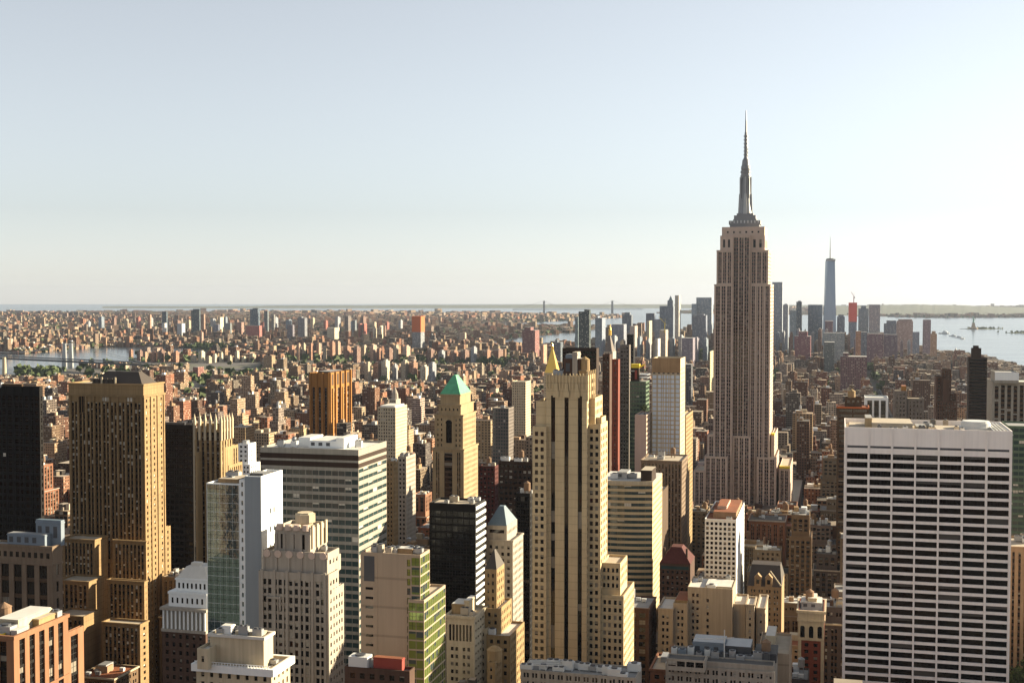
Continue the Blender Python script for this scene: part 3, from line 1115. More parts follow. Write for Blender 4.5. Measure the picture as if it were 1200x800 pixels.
# cream building right of the blank wall
b = Bld('cream_building', 'cream building with white striped sunlit side and stepped rooftop penthouse', 'office building', 546, 'cream_stone', sp='lime_pink', win='brown',
        roof='roof_tan', mark='the white-sided building', seed=83)
w = st(bay=5.0, fl=3.35, wf=.62, hf=.52, pair=2, edge=1.0, mt=14, rec=.4, mul=.25)
k = b.tier(523, 556, 570.5, 722, N=[(1, w)], W=st(bay=3.6, fl=3.35, wf=.6, hf=.35, edge=.8, mt=3, rec=.4), par=1)
x0, x1, y0, y1, z1, par, z0 = b.T[k]
for i in range(7):
    m = MB()
    c = x0 + 1.8 + (x1 - x0 - 3.6) * i / 6
    m.box(c - .45, c + .45, y0 - .05, y0 - .02, z1 - 11.2, z1 - 4.0)
    b.part('tall_window', m, 'glass_brown')
b.cornice(k, .6, 1.2)
b.penthouse(k, .05, .5, .3, .8, 4.6, 'gold_brick', 'roof_white')
b.penthouse(k, .5, .68, .3, .8, 6.4, 'cream_stone', 'roof_white')
w2 = st(bay=2.8, fl=3.35, wf=.4, hf=.5, edge=.6, mt=2, rec=.3)
b.tier(560, 571, 582, 736, N=w2, W=w2, dy=12)
b.clutter(k, 4, 0, .7)
b.finish()

b = Bld('round_topped_building', 'golden building with a rounded corner turret in front of the stepped pyramid building', 'office building', 525, 'gold_brick', win='brown',
        roof='roof_tan', seed=87)
k = b.tier(571, 580, 588, 776, N=w2, W=w2)
x0, x1, y0, y1, z1, par, z0 = b.T[k]
m = MB()
m.cyl((x0 + x1) / 2, (y0 + y1) / 2, z1 - .9, z1 + 4, 3.2, 3.2, 18)
m.cyl((x0 + x1) / 2, (y0 + y1) / 2, z1 + 4, z1 + 5.4, 3.4, 1.5, 18)
b.part('turret', m, 'gold_brick')
b.finish()

# green pyramid tower
b = Bld('pyramid_tower', 'tan tower with a bright green copper pyramid roof', 'skyscraper', 860, 'ochre_lime', sp='spandrel_brown', win='brown', roof='roof_tan',
        mark='the green-pyramid tower', ybot=590, seed=91)
w = st(bay=4.4, fl=3.55, wf=.42, hf=.5, pair=2, edge=.9, mt=2.6, rec=.35, spr=.1, mul=.25)
dk = st(bay=5.0, fl=3.55, wf=.8, hf=.62, edge=.3, mt=2.6, rec=.8, spr=.5)
ws = st(bay=3.0, fl=3.55, wf=.3, hf=.5, edge=.9, mt=2.6, rec=.3)
k0 = b.tier(507, 543.5, 560, 526, N=[(1.3, w), (1.4, dk), (1.3, w)], W=ws, par=.8)
k1 = b.tier(509.5, 542.5, 557.6, 486, N=[(1.2, ws), (1, dict(dk, fl=17, hf=.8, mt=6)), (1.2, ws)], W=ws, dy=1.4, on=k0, par=.8)
k2 = b.tier(514, 540, 555, 474, N=ws, W=None, dy=3, on=k1, par=.8)
k3 = b.tier(516, 539, 551.5, 462, N=st(bay=3.2, fl=8, wf=.5, hf=.6, edge=1.2, mt=1.4, rec=.5), W=st(bay=9, fl=8, wf=.7, hf=.6, edge=.8, mt=1.4, rec=.3), dy=4.6, on=k2, par=0)
x0, x1, y0, y1, z1, par, z0 = b.T[k3]
m = MB()
m.hip(x0 - .3, x1 + .3, y0 - .3, y1 + .3, z1 + .02, zpx(b, 441), (x1 - x0) * .46, (y1 - y0) * .40)
i = b.part('pyramid_roof', m, 'copper_green')
for kk in (k0, k1, k2, k3):
    b.cornice(kk, .55, 1.0, name='cornice')
x0, x1, y0, y1, z1, par, z0 = b.T[k1]
m = MB()
c = (x0 + x1) / 2
for j in range(8):
    a0, a1 = math.pi * j / 8, math.pi * (j + 1) / 8
    zc = z1 - 6
    m.quad((c, y0 - .1, zc), (c + 2.4 * math.cos(a0), y0 - .1, zc + 2.4 * math.sin(a0)), (c + 2.4 * math.cos(a1), y0 - .1, zc + 2.4 * math.sin(a1)), (c, y0 - .1, zc + .001))
b.part('arch_window', m, 'glass_dark')
b.finish()

# dark flat tower and the spired brown tower behind the golden one
b = Bld('glass_tower', 'plain black tower half hidden behind the golden brown tower', 'skyscraper', 800, 'black_panel', win='blackplain', roof='roof_tar', ybot=650, seed=95)
k = b.tier(176, 226, 228, 498, N=st(bay=3.2, fl=3.8, wf=.8, hf=.6, edge=.4, mt=3, rec=.12), W=None)
b.penthouse(k, .3, .8, .3, .7, 2.5, 'steel_dark')
b.finish()

b = Bld('gothic_tower', 'brown gothic tower crowned with a ring of pale pointed pinnacles', 'skyscraper', 900, 'gold_brick', sp='spandrel_brown', win='brown', roof='roof_tan',
        mark='the pinnacled tower', ybot=665, seed=99)
w = st(bay=3.6, fl=3.6, wf=.5, hf=.62, edge=.7, mt=2.2, rec=.5, spr=.35)
k0 = b.tier(215.5, 231, None, 530, N=w, dy=-3, d=16)
k1 = b.tier(228, 259, 272, 503, N=w, W=w, par=.8)
b.tier(259.6, 264, 279, 524, N=None, W=w, dy=6)
b.tier(264.6, 268, 284, 545, N=None, W=w, dy=10)
x0, x1, y0, y1, z1, par, z0 = b.T[k1]
k2 = b.tier(231, 257.5, 268.5, 496, N=st(bay=3.4, fl=7, wf=.5, hf=.7, edge=.6, mt=1.0, rec=.4), W=w, dy=3, on=k1, par=.5)
spots = [(x0 + (x1 - x0) * i / 5, y0, 11 - abs(i - 2.5) * .6) for i in range(6)] + [(x1, y0 + (y1 - y0) * i / 4, 9.5) for i in range(1, 5)]
for px_, py_, h in spots:
    m = MB()
    m.box(px_ - .8, px_ + .8, py_ - .8, py_ + .8, z1 - 8, z1 + h * .55)
    m.hip(px_ - .95, px_ + .95, py_ - .95, py_ + .95, z1 + h * .55, z1 + h + 1.5, .9, .9)
    b.part('pinnacle', m, 'cream_stone')
b.piers(k1, 6, .9, .5, drop=8.1)
b.finish()

b = Bld('white_building', 'small white stepped building right of the pinnacled gothic tower', 'office building', 980, 'white_conc', win='speck', roof='roof_white',
        ybot=556, seed=103)
w = st(bay=3.2, fl=3.6, wf=.5, hf=.45, edge=.6, mt=1.6, rec=.3)
k0 = b.tier(276, 293, 305, 544, N=w, W=w)
b.tier(279, 291, 300, 520, N=w, W=w, dy=3, on=k0)
b.penthouse(1, .2, .6, .3, .7, 3, 'metal_grey')
b.finish()

# orange brown tower with notched crown
b = Bld('brick_tower', 'orange brown brick tower with notched vertical fins, angled to the street grid', 'skyscraper', 1480, 'orange_brick', sp='dark_brick', win='dark', roof='roof_tar',
        mark='the orange brick tower', ybot=515, seed=107)
k = b.tier(363, 386, 420, 437, N=st(bay=8, fl=3.6, wf=.40, hf=.7, edge=1, mt=17, rec=1.4, spr=.5), W=st(bay=9.5, fl=3.6, wf=.62, hf=.74, edge=2.2, mt=19, rec=1.2, spr=.9), par=1, d=66)
x0, x1, y0, y1, z1, par, z0 = b.T[k]
for i in range(5):
    m = MB()
    c = y0 + 1.2 + (y1 - y0 - 2.4) * i / 4
    m.box(x1 + .02, x1 + 1.8, c - 1.2, c + 1.2, 0, z1 + .5)
    b.part('fin', m, 'orange_brick')
for i in range(4):
    m = MB()
    c = y0 + (y1 - y0) * (i + .5) / 4
    m.box(x1 + .02, x1 + .3, c - 3.6, c + 3.6, z1 - 15, z1 - 2)
    b.part('crown_panel', m, 'spandrel_brown')
b.piers(k, 4, 1.6, 1.6, up=.5, drop=0)
b.penthouse(k, .2, .8, .2, .8, 2.0, 'dark_brick')
b.finish()

b = Bld('white_tower', 'white ribbed tower with a bright sunlit side between orange tower and green pyramid', 'skyscraper', 1350, 'cream_stone', sp='grey_stone', win='speck', roof='roof_white',
        mark='the white ribbed tower', ybot=538, seed=111)
k = b.tier(442.5, 463.5, 477, 477, N=st(bay=2.6, fl=3.6, wf=.5, hf=.5, edge=.5, mt=2, rec=.3), W=st(bay=2.6, fl=3.6, wf=.4, hf=.4, edge=.5, mt=2, rec=.3))
b.penthouse(k, .1, .9, .1, .9, 2.2, 'white_conc', 'roof_white')
b.finish()

b = Bld('pointed_tower', 'slim grey tower with a rounded pointed top above the white ribbed tower', 'tower', 1750, 'grey_stone', sp='spandrel_mauve', win='dark', ybot=477, seed=115)
k = b.tier(456, 464, 469.5, 468, N=st(bay=3, fl=4, wf=.4, hf=.5), W=None, par=0)
x0, x1, y0, y1, z1, par, z0 = b.T[k]
m = MB()
m.cyl((x0 + x1) / 2, (y0 + y1) / 2, z1, z1 + 8, 5, 4.4, 12)
m.cyl((x0 + x1) / 2, (y0 + y1) / 2, z1 + 8, z1 + 18, 4.2, 0, 12)
b.part('pointed_cap', m, 'grey_stone')
b.finish()


# curved banded bank tower right of the tan tower
def bowed_tower():
    b = Bld('bowed_tower', 'bow-fronted tower of cream bands and green glass with a dark rooftop box', 'skyscraper', 800, 'lime_tan', sp='spandrel_brown', win='teal', roof='roof_white',
            mark='the bow-fronted tower', ybot=705, seed=119)
    s0, s1, t0, t1, z1 = b.solve(700, 764, 776, 566, 800)
    b.org = ((s0 + s1) / 2, (t0 + t1) / 2)
    a, c = b.org
    x0, x1, y0, y1 = s0 - a, s1 - a, t0 - c, t1 - c
    W = x1 - x0
    pts = []
    for i in range(9):
        f = i / 8
        pts.append((x0 + W * f, y0 - 2.2 * (1 - (2 * f - 1) ** 2) + 3.0 * f))
    s = st(bay=30.0, fl=3.72, wf=.998, hf=.54, edge=.002, mt=2.2, rec=.45)
    for p, q in zip(pts[:-1], pts[1:]):
        L = math.hypot(q[0] - p[0], q[1] - p[1])
        u = ((q[0] - p[0]) / L, (q[1] - p[1]) / L)
        facade(b.wall, p, u, (u[1], -u[0]), L, 0, z1, s, b.wins, math.atan2(u[1], u[0]))
    yq = pts[-1][1]
    d = y1 - yq
    facade(b.wall, (x1, yq), (0, 1), (1, 0), d, 0, z1, st(bay=4, fl=3.72, wf=.5, hf=.4, edge=1, mt=3, rec=.4), b.wins, R(90))
    b.wall.quad((x1, y1, 0), (x0, y1, 0), (x0, y1, z1), (x1, y1, z1))
    b.wall.quad((x0, y1, 0), (x0, y0, 0), (x0, y0, z1), (x0, y1, z1))
    k = len(b.roof.v)
    b.roof.v += [(p[0], p[1], z1) for p in pts] + [(x1, y1, z1), (x0, y1, z1)]
    b.roof.f.append(tuple(range(k, k + 11)))
    b.roof.m.append(0)
    b.T.append((x0, x1, min(p[1] for p in pts), y1, z1, 0, 0))
    b.px = [712, 776, 566]
    m = MB()
    for p, q in zip(pts[:-1], pts[1:]):
        m.quad((p[0], p[1] - .35, z1 - 1.4), (q[0], q[1] - .35, z1 - 1.4), (q[0], q[1] - .35, z1 + .9), (p[0], p[1] - .35, z1 + .9))
        m.quad((p[0], p[1] - .35, z1 + .9), (q[0], q[1] - .35, z1 + .9), (q[0], q[1] + .5, z1 + .9), (p[0], p[1] + .5, z1 + .9))
    b.part('parapet', m, 'cream_stone')
    b.penthouse(0, .78, .98, .1, .5, 7.6, 'dark_brown_panel', 'roof_tan')
    b.penthouse(0, .30, .48, .3, .6, 4.5, 'metal_grey', 'roof_grey', win=True)
    b.cooler(0, .25, .3, 5, 4, 3.5, 'metal_white')
    b.cooler(0, .56, .4, 6, 4, 3.2, 'metal_grey')
    b.finish()


bowed_tower()

b = Bld('brown_tower', 'dark brown slab with golden sunlit edge right of the bow-fronted tower', 'skyscraper', 845, 'spandrel_brown', win='brown', roof='roof_tan', ybot=650, seed=123)
b.tier(758, 775, 783, 577, N=st(bay=3, fl=3.7, wf=.6, hf=.4, rec=.3), W=None)
b.finish()

b = Bld('ribbed_tower', 'brown ribbed tower with narrow gold side below the blue-windowed white tower', 'skyscraper', 905, 'brown_stone', sp='spandrel_brown', win='brown', roof='roof_tan',
        ybot=640, seed=127)
k = b.tier(751, 799, 806, 540, N=st(bay=2.4, fl=3.6, wf=.45, hf=.6, edge=.5, mt=2.4, rec=.5, spr=.4), W=st(bay=3, fl=3.6, wf=.4, hf=.5, mt=2))
b.cornice(k, .4, .9)
b.clutter(k, 3, 1)
b.finish()

# white tower with pale blue window grid
b = Bld('white_tower', 'white tower with a grid of pale blue windows and a brown slatted crown', 'skyscraper', 1000, 'cream_stone', sp='tan_brick', win='sky', roof='roof_tan',
        mark='the blue-windowed tower', ybot=536, seed=131)
k = b.tier(764, 797.5, 803, 420, N=st(bay=4.15, fl=3.65, wf=.86, hf=.76, edge=.3, mt=13.5, rec=.2), W=st(bay=6, fl=3.65, wf=.3, hf=.5, edge=2, mt=8, rec=.2), par=2.0)
x0, x1, y0, y1, z1, par, z0 = b.T[k]
m = MB()
m.box(x0 + .05, x1 - .05, y0 - .3, y0 - .03, z1 - 11.5, z1 + .3)
i = b.part('crown_screen', m, 'tan_brick')
for q in range(6):
    d = MB()
    c = x0 + (x1 - x0) * (q + .5) / 6
    d.box(c - .9, c + .9, y0 - .34, y0 - .31, z1 - 12.4, z1 - 11.4)
    b.sub(i, 'scupper', d, 'steel_dark')
b.piers(k, 7, .5, .5, drop=13)
b.finish()

b = Bld('gold_building', 'narrow golden brick building beside the blue-windowed white tower', 'office building', 1035, 'gold_brick', win='brown', roof='roof_tan', ybot=540, seed=135)
b.tier(797, 804, 812, 487, N=None, W=st(bay=3, fl=3.6, wf=.4, hf=.5, mt=2))
b.finish()

b = Bld('pink_slab', 'pale pink windowless slab with green glass side and rooftop tree', 'office building', 985, 'lime_pink', sp='green_wall', win='green', roof='roof_grey',
        mark='the pink slab', ybot=540, seed=139)
k = b.tier(744, 757.5, 764.5, 486, N=None, W=st(bay=3, fl=3.7, wf=.7, hf=.5, edge=.3, mt=1, rec=.2))
pink_slab = b
b.finish()

b = Bld('glass_tower', 'green glass tower under construction with yellow hoist', 'skyscraper', 1120, 'green_wall', sp='steel_dark', win='teal', roof='roof_grey', ybot=486, seed=143)
k = b.tier(738, 757, 761, 447, N=st(bay=3, fl=3.8, wf=.85, hf=.6, edge=.3, mt=1.5, rec=.3), W=st(bay=3, fl=3.8, wf=.85, hf=.6, edge=.3, mt=1.5, rec=.3), par=0)
x0, x1, y0, y1, z1, par, z0 = b.T[k]
m = MB()
m.box(x0 + 1, x0 + 8, y0 + 1, y0 + 6, z1, z1 + 12)
b.part('core', m, 'dark_brown_panel')
m = MB()
m.box(x0 + 1, x0 + 8.5, y0 + .8, y0 + 6.2, z1 + 12.01, z1 + 15.5)
b.part('formwork', m, 'yellow_paint')
m = MB()
m.box(x0 + 4.5, x0 + 6.5, y0 + .2, y0 + .75, z1 + 2, z1 + 10)
b.part('hoist', m, 'red_paint')
for zz in (2.5, 5.5):
    m = MB()
    m.box(x0 - 1, x1 + 1, y0 + 2, y1, z1 + zz, z1 + zz + .6)
    b.part('floor_slab', m, 'metal_grey')
b.finish()

b = Bld('grey_tower', 'slim grey brown tower standing left of the construction tower', 'skyscraper', 1160, 'mauve_grey', sp='spandrel_mauve', win='dark', roof='roof_grey', ybot=540, seed=147)
b.tier(726.5, 737.5, 739, 404, N=st(bay=3, fl=3.6, wf=.6, hf=.5, edge=.5, mt=2), W=None)
b.finish()

b = Bld('red_tower', 'dark red slim tower with a pale pink edge, taller of a close pair', 'skyscraper', 960, 'dark_brick', sp='dark_brown_panel', win='dark', roof='roof_tan',
        mark='the twin red towers', ybot=545, group='slim red towers', seed=151)
b.tier(706, 714.5, 717, 415, N=st(bay=3, fl=3.6, wf=.5, hf=.5, edge=.4, mt=2), W=None)
b.finish()
b = Bld('red_tower', 'bright brick red slim tower, lower and right of a close pair', 'skyscraper', 940, 'red_brick', sp='dark_brick', win='dark', roof='roof_tan', ybot=545,
        group='slim red towers', seed=155)
b.tier(717.2, 724.5, 726.5, 421, N=st(bay=4, fl=3.6, wf=.2, hf=.5, edge=.4, mt=2), W=None)
b.finish()

b = Bld('dark_tower', 'dark flat-topped maroon tower directly behind the ribbed tan crown', 'skyscraper', 1100, 'dark_brown_panel', sp='black_panel', win='blackplain', roof='roof_tar', ybot=470, seed=159)
k = b.tier(659, 699, 702, 408, N=st(bay=3, fl=3.6, wf=.7, hf=.5, edge=.4, mt=3, rec=.2), W=None)
b.finish()

# gold pyramid behind the tan tower
b = Bld('gold_roofed_tower', 'pale stone tower with a steep gilded pyramid behind the black-striped tan tower', 'skyscraper', 1900, 'cream_stone', win='dark', roof='roof_tan',
        mark='the gilded pyramid', ybot=440, seed=163)
k = b.tier(637, 653.5, 657, 437, N=st(bay=3, fl=4, wf=.4, hf=.5), W=None, par=0, d=24)
x0, x1, y0, y1, z1, par, z0 = b.T[k]
m = MB()
m.hip(x0 + 1.2, x1 - 1, y0 + 1.5, y1 - 1.5, z1 + .01, zpx(b, 409), (x1 - x0) * .40, (y1 - y0) * .38)
b.part('gilded_roof', m, 'gilded')
m = MB()
xc, yc = (x0 + x1) / 2, (y0 + y1) / 2
m.box(xc - 1.5, xc + 1.5, yc - 1.5, yc + 1.5, zpx(b, 409) - 1, zpx(b, 406))
m.cyl(xc, yc, zpx(b, 406), zpx(b, 402), 1.6, 0, 8)
b.part('lantern', m, 'gilded')
b.finish()

b = Bld('clock_tower', 'old white campanile tower with pointed roof and small gold lantern', 'skyscraper', 2000, 'grey_stone', sp='spandrel_mauve', win='dark', roof='roof_tan', ybot=425, seed=167,
        mark='the gold-lantern campanile')
k = b.tier(707.5, 718, 722, 412, N=st(bay=4, fl=4.4, wf=.4, hf=.5), W=None, par=0)
x0, x1, y0, y1, z1, par, z0 = b.T[k]
xc, yc = (x0 + x1) / 2, (y0 + y1) / 2
m = MB()
m.hip(x0 + 1.5, x1 - 1.5, y0 + 1.5, y1 - 1.5, z1 + .01, zpx(b, 393), (x1 - x0) * .36, (y1 - y0) * .36)
b.part('pointed_roof', m, 'mauve_grey')
m = MB()
m.cyl(xc, yc, zpx(b, 393) - .5, zpx(b, 387), 2.4, 2.2, 10)
m.cyl(xc, yc, zpx(b, 387), zpx(b, 383), 2.6, .5, 10)
m.cyl(xc, yc, zpx(b, 383), zpx(b, 380), .5, .1, 6)
b.part('lantern', m, 'gilded')
b.finish()

b = Bld('glass_tower', 'very thin black tower with a wider bottom right of the campanile', 'skyscraper', 2080, 'black_panel', win='blackplain', ybot=420, seed=171)
k = b.tier(735, 742.5, 744, 392, N=st(bay=3, fl=4, wf=.8, hf=.6, rec=.2), W=None)
b.tier(738.5, 742.4, 744.2, 470, N=None, W=None, dy=-4)
b.finish()

# white window grid tower
b = Bld('grid_tower', 'mid-rise tower of white window grid with orange rooftop penthouse', 'office tower', 870, 'white_conc', sp='lime_pink', win='dark', roof='rust_roof',
        mark='the white grid mid-rise', ybot=700, seed=175)
w = st(bay=3.15, fl=3.42, wf=.60, hf=.60, edge=.3, mt=2.2, rec=.5)
k = b.tier(826, 863, 872.5, 609, N=w, W=st(bay=3.15, fl=3.42, wf=.36, hf=.4, edge=2, mt=2.2, rec=.4), par=1)
b.penthouse(k, .22, .95, .15, .85, 4.2, 'terracotta_pale', 'rust_roof')
b.penthouse(k, .3, .6, .3, .7, 6.4, 'lime_pink', 'rust_roof')
b.cooler(k, .1, .4, 3, 3, 2.4)
b.cooler(k, .75, .06, 4, 2, 2)
b.finish()

# dark red mansard
b = Bld('mansard_building', 'brown brick building with a dark red mansard roof', 'apartment building', 780, 'dark_brick', sp='spandrel_brown', win='speck', roof='roof_tar', ybot=706, seed=179,
        mark='the red mansard')
k = b.tier(773, 809, 814, 661, N=st(bay=3, fl=3.5, wf=.45, hf=.5, edge=.8, mt=4.5, rec=.3), W=None, par=0)
x0, x1, y0, y1, z1, par, z0 = b.T[k]
m = MB()
m.hip(x0 - .2, x1 + .2, y0 - .2, y1 + .2, z1 + .02, zpx(b, 644), (x1 - x0) * .34, (y1 - y0) * .3)
i = b.part('mansard_roof', m, 'maroon_tile')
m = MB()
m.box(x0 + 1, x1 - 1, y0 - .06, y0 - .02, z1 - 3.6, z1 - 1.6)
b.part('attic_window_band', m, 'glass_teal')
for fx in (.12, .86):
    m = MB()
    m.box(x0 + (x1 - x0) * fx - .6, x0 + (x1 - x0) * fx + .6, y0 + 3, y0 + 5, z1 + .5, z1 + 9)
    b.part('chimney', m, 'dark_brick')
b.finish()

# beige stepped block
b = Bld('beige_block', 'beige stepped block with a large blank wall and golden right wings', 'office building', 660, 'beige_stone', sp='lime_pink', win='speck', roof='roof_white',
        mark='the beige block', ybot=775, seed=183)
w = st(bay=4.6, fl=3.5, wf=.56, hf=.5, pair=2, edge=.9, mt=3.5, rec=.35, mul=.3)
k = b.tier(806, 858.5, 863, 690, N=[(17, w), (3, None), (4.5, st(bay=2.4, fl=3.5, wf=.6, hf=.5, edge=.1, mt=6, rec=.3)), (25, None)], W=None, par=1)
k2 = b.tier(771, 788.5, None, 713, N=w, dy=-1, d=26)
k3 = b.tier(789, 805.6, None, 707, N=w, dy=.5, d=26)
b.tier(859, 873.5, None, 708, N=None, dy=2, d=24)
k4 = b.tier(874, 884, 886.5, 708, N=st(bay=3, fl=3.5, wf=.4, hf=.5, mt=3), W=None, dy=-4)
k5 = b.tier(886.8, 896.5, 900, 712, N=st(bay=4, fl=3.5, wf=.4, hf=.5, mt=3), W=None, dy=-2)
b.penthouse(k, .38, .95, .15, .8, 1.2, 'cream_stone', 'roof_white')
b.penthouse(k3, .1, .95, .1, .9, 2.0, 'gold_brick', 'rust_roof')
for kk in (k2, k4, k5):
    b.cornice(kk, .35, .8)
b.clutter(k, 3, 0)
b.finish()

# gabled brown building behind it
b = Bld('gabled_building', 'golden brown building with dormered gable and a pale diagonal ridge', 'apartment building', 760, 'tan_brick', sp='spandrel_brown', win='speck', roof='slate_dark',
        mark='the gabled building', ybot=740, seed=187)
k = b.tier(876, 916, 919, 688, N=st(bay=4.6, fl=3.5, wf=.55, hf=.5, pair=2, edge=1, mt=2, rec=.35, mul=.3), W=None, par=0)
x0, x1, y0, y1, z1, par, z0 = b.T[k]
m = MB()
m.hip(x0, x1, y0 + .2, y1, z1 + .02, zpx(b, 668), 1.5, (y1 - y0) * .35)
b.part('hip_roof', m, 'slate_dark')
for fx in (.3, .62):
    m = MB()
    c = x0 + (x1 - x0) * fx
    m.box(c - 2, c + 2, y0 + .1, y0 + 5, z1, z1 + 5)
    m.quad((c - 2.3, y0, z1 + 5.01), (c, y0, z1 + 7.6), (c, y0 + 5, z1 + 7.6), (c - 2.3, y0 + 5, z1 + 5.01))
    m.quad((c, y0, z1 + 7.6), (c + 2.3, y0, z1 + 5.01), (c + 2.3, y0 + 5, z1 + 5.01), (c, y0 + 5, z1 + 7.6))
    m.tri((c - 2.2, y0 + .1, z1 + 5.0), (c + 2.2, y0 + .1, z1 + 5.0), (c, y0 + .1, z1 + 7.5))
    i = b.part('dormer', m, 'tan_brick')
    d = MB()
    d.box(c - .9, c + .9, y0 + .02, y0 + .08, z1 + 1.5, z1 + 4.2)
    b.sub(i, 'dormer_window', d, 'glass_dark')
m = MB()
m.bar((x1 - 7, y0 + 1, z1 + 9.5), (x1 - .5, y0 + .5, z1 + .8), .5)
b.part('roof_ridge', m, 'cream_stone')
b.finish()

# ornate red brick building
b = Bld('ornate_building', 'red brick building with white arched top storey and pale cornice', 'office building', 640, 'red_brick', sp='cream_stone', win='dark', roof='roof_grey',
        mark='the ornate building', ybot=790, seed=191)
k = b.tier(935.5, 966, None, 716, N=[(1, None), (7, st(bay=3.9, fl=3.5, wf=.42, hf=.5, edge=.5, mt=17, rec=.3)), (1, None)], d=26, par=1)
x0, x1, y0, y1, z1, par, z0 = b.T[k]
b.cornice(k, .9, 1.4, mat='cream_stone')
b.cornice(k, .6, .9, drop=4.8, mat='cream_stone', name='band')
m = MB()
m.box(x0 + .02, x1 - .02, y0 - .22, y0 - .02, z1 - 15.5, z1 - 5.72)
i = b.part('arcade', m, 'cream_stone')
m2 = MB()
m2.box(x0 + .02, x1 - .02, y0 - .2, y0 - .02, z1 - 4.79, z1 - 1.42)
b.part('frieze', m2, 'cream_stone')
for q in range(3):
    c = x0 + (x1 - x0) * (q + .5) / 3
    d = MB()
    d.box(c - 1.1, c + 1.1, y0 - .28, y0 - .23, z1 - 14, z1 - 9)
    for j in range(8):
        a0, a1 = math.pi * j / 8, math.pi * (j + 1) / 8
        d.tri((c, y0 - .28, z1 - 9), (c + 1.1 * math.cos(a0), y0 - .28, z1 - 9 + 1.1 * math.sin(a0)), (c + 1.1 * math.cos(a1), y0 - .28, z1 - 9 + 1.1 * math.sin(a1)))
    b.sub(i, 'arch_window', d, 'glass_dark')
for fx in (0, 1):
    m = MB()
    c = x0 + .8 + (x1 - x0 - 1.6) * fx
    m.box(c - .8, c + .8, y0 - .3, y0 - .02, 0, z1 - 15.6)
    b.part('corner_strip', m, 'cream_stone')
b.penthouse(k, .1, .9, .3, .8, 3.4, 'metal_grey', 'roof_white', win=True)
b.penthouse(k, .35, .7, .35, .8, 5.4, 'cream_stone', 'roof_white')
b.clutter(k, 2, 1)
b.finish()

# nearest block at the bottom right centre
b = Bld('office_building', 'grey foreground block with a glazed attic and crowded dark rooftop machinery', 'office building', 520, 'grey_stone', sp='metal_grey', win='speck', roof='roof_tar',
        mark='the machinery-topped block', seed=195)
w = st(bay=3.6, fl=3.6, wf=.6, hf=.55, pair=2, edge=.6, mt=1.2, rec=.35, mul=.25)
k = b.tier(780, 908, None, 787, N=w, d=30, par=.6)
k2 = b.tier(781, 826, None, 774, N=st(bay=4.2, fl=3.6, wf=.85, hf=.62, edge=.4, mt=.9, rec=.3), dy=1.2, d=8, on=k, par=.5)
k3 = b.tier(826.6, 907, None, 780, N=st(bay=5.2, fl=3.3, wf=.86, hf=.6, edge=.4, mt=.7, rec=.3), dy=1.2, d=8, on=k, par=.5)
b.penthouse(k, .22, .52, .45, .85, 7.6, 'louver_grey', 'metal_grey', win=True)
b.penthouse(k, .52, .76, .5, .95, 6.2, 'steel_dark', 'metal_grey', win=True)
b.penthouse(k, .80, 1.0, .45, .95, 4.4, 'steel_dark', 'roof_tar')
for q in range(12):
    b.cooler(k, .05 + .078 * q, b.rnd.uniform(.30, .42), b.rnd.uniform(2.4, 4), b.rnd.uniform(2, 3), b.rnd.uniform(3.4, 5.6), b.rnd.choice(['metal_grey', 'metal_white', 'louver_grey', 'steel_dark']))
b.tank(k, .9, .6, 2.0, 3.6, 4.6)
m = MB()
x0, x1, y0, y1, z1, par, z0 = b.T[k]
for q in range(5):
    m.bar((x0 + 12 + q * 1.2, y0 + 10, z1 + 9.2), (x0 + 24 + q, y0 + 11, z1 + 9.6 + q * .2), .22)
m.bar((x0 + 24, y0 + 9, z1), (x0 + 24, y0 + 9, z1 + 14), .3)
b.part('pipework', m, 'metal_white')
b.finish()

b = Bld('low_building', 'plain grey block with a glowing sunlit rooftop box at the bottom right', 'office building', 545, 'conc_pink', win='brown', roof='roof_tan', seed=199)
k = b.tier(888, 925, 928, 766, N=st(bay=8, fl=7, wf=.14, hf=.3, edge=4, mt=5, rec=.3), W=None)
b.penthouse(k, .2, .5, .4, .9, 5, 'cream_stone', 'roof_white')
b.finish()

b = Bld('low_building', 'low grey foreground roof packed with white pipes and plant below the tan tower', 'office building', 505, 'grey_stone', win='speck', roof='roof_grey', seed=203)
k = b.tier(610, 745, 752, 794, N=w, W=None, par=.8)
for q in range(14):
    b.cooler(k, .04 + .07 * q, b.rnd.uniform(.1, .7), b.rnd.uniform(3, 5.5), b.rnd.uniform(2, 3.5), b.rnd.uniform(1.8, 4.4), b.rnd.choice(['metal_grey', 'metal_white', 'metal_white']))
m = MB()
x0, x1, y0, y1, z1, par, z0 = b.T[k]
for q in range(4):
    m.bar((x0 + 2, y0 + 2 + q * 2, z1 + 1.5), (x0 + 17, y0 + 4 + q * 2, z1 + 1.5 + q * .3), .3)
b.part('pipework', m, 'metal_white')
b.finish()

# right margin
b = Bld('glass_tower', 'teal green glass building peeking out right of the white grid slab', 'skyscraper', 760, 'green_wall', sp='steel_dark', win='teal', roof='roof_grey', ybot=590, seed=207)
b.tier(1181, 1240, None, 500, N=st(bay=3, fl=3.8, wf=.9, hf=.6, edge=.3, mt=1.5, rec=.2), d=30)
b.finish()
b = Bld('brick_building', 'rose brown brick building at the right edge below the teal glass', 'office building', 640, 'terracotta_pale', sp='dark_brick', win='brown', roof='roof_tan', ybot=760, seed=211)
k = b.tier(1176, 1236, None, 642, N=st(bay=2.8, fl=3.5, wf=.4, hf=.6, edge=.5, mt=3, rec=.4, spr=.3), d=30)
b.cornice(k, .4, .9)
b.clutter(k, 4, 1)
b.finish()

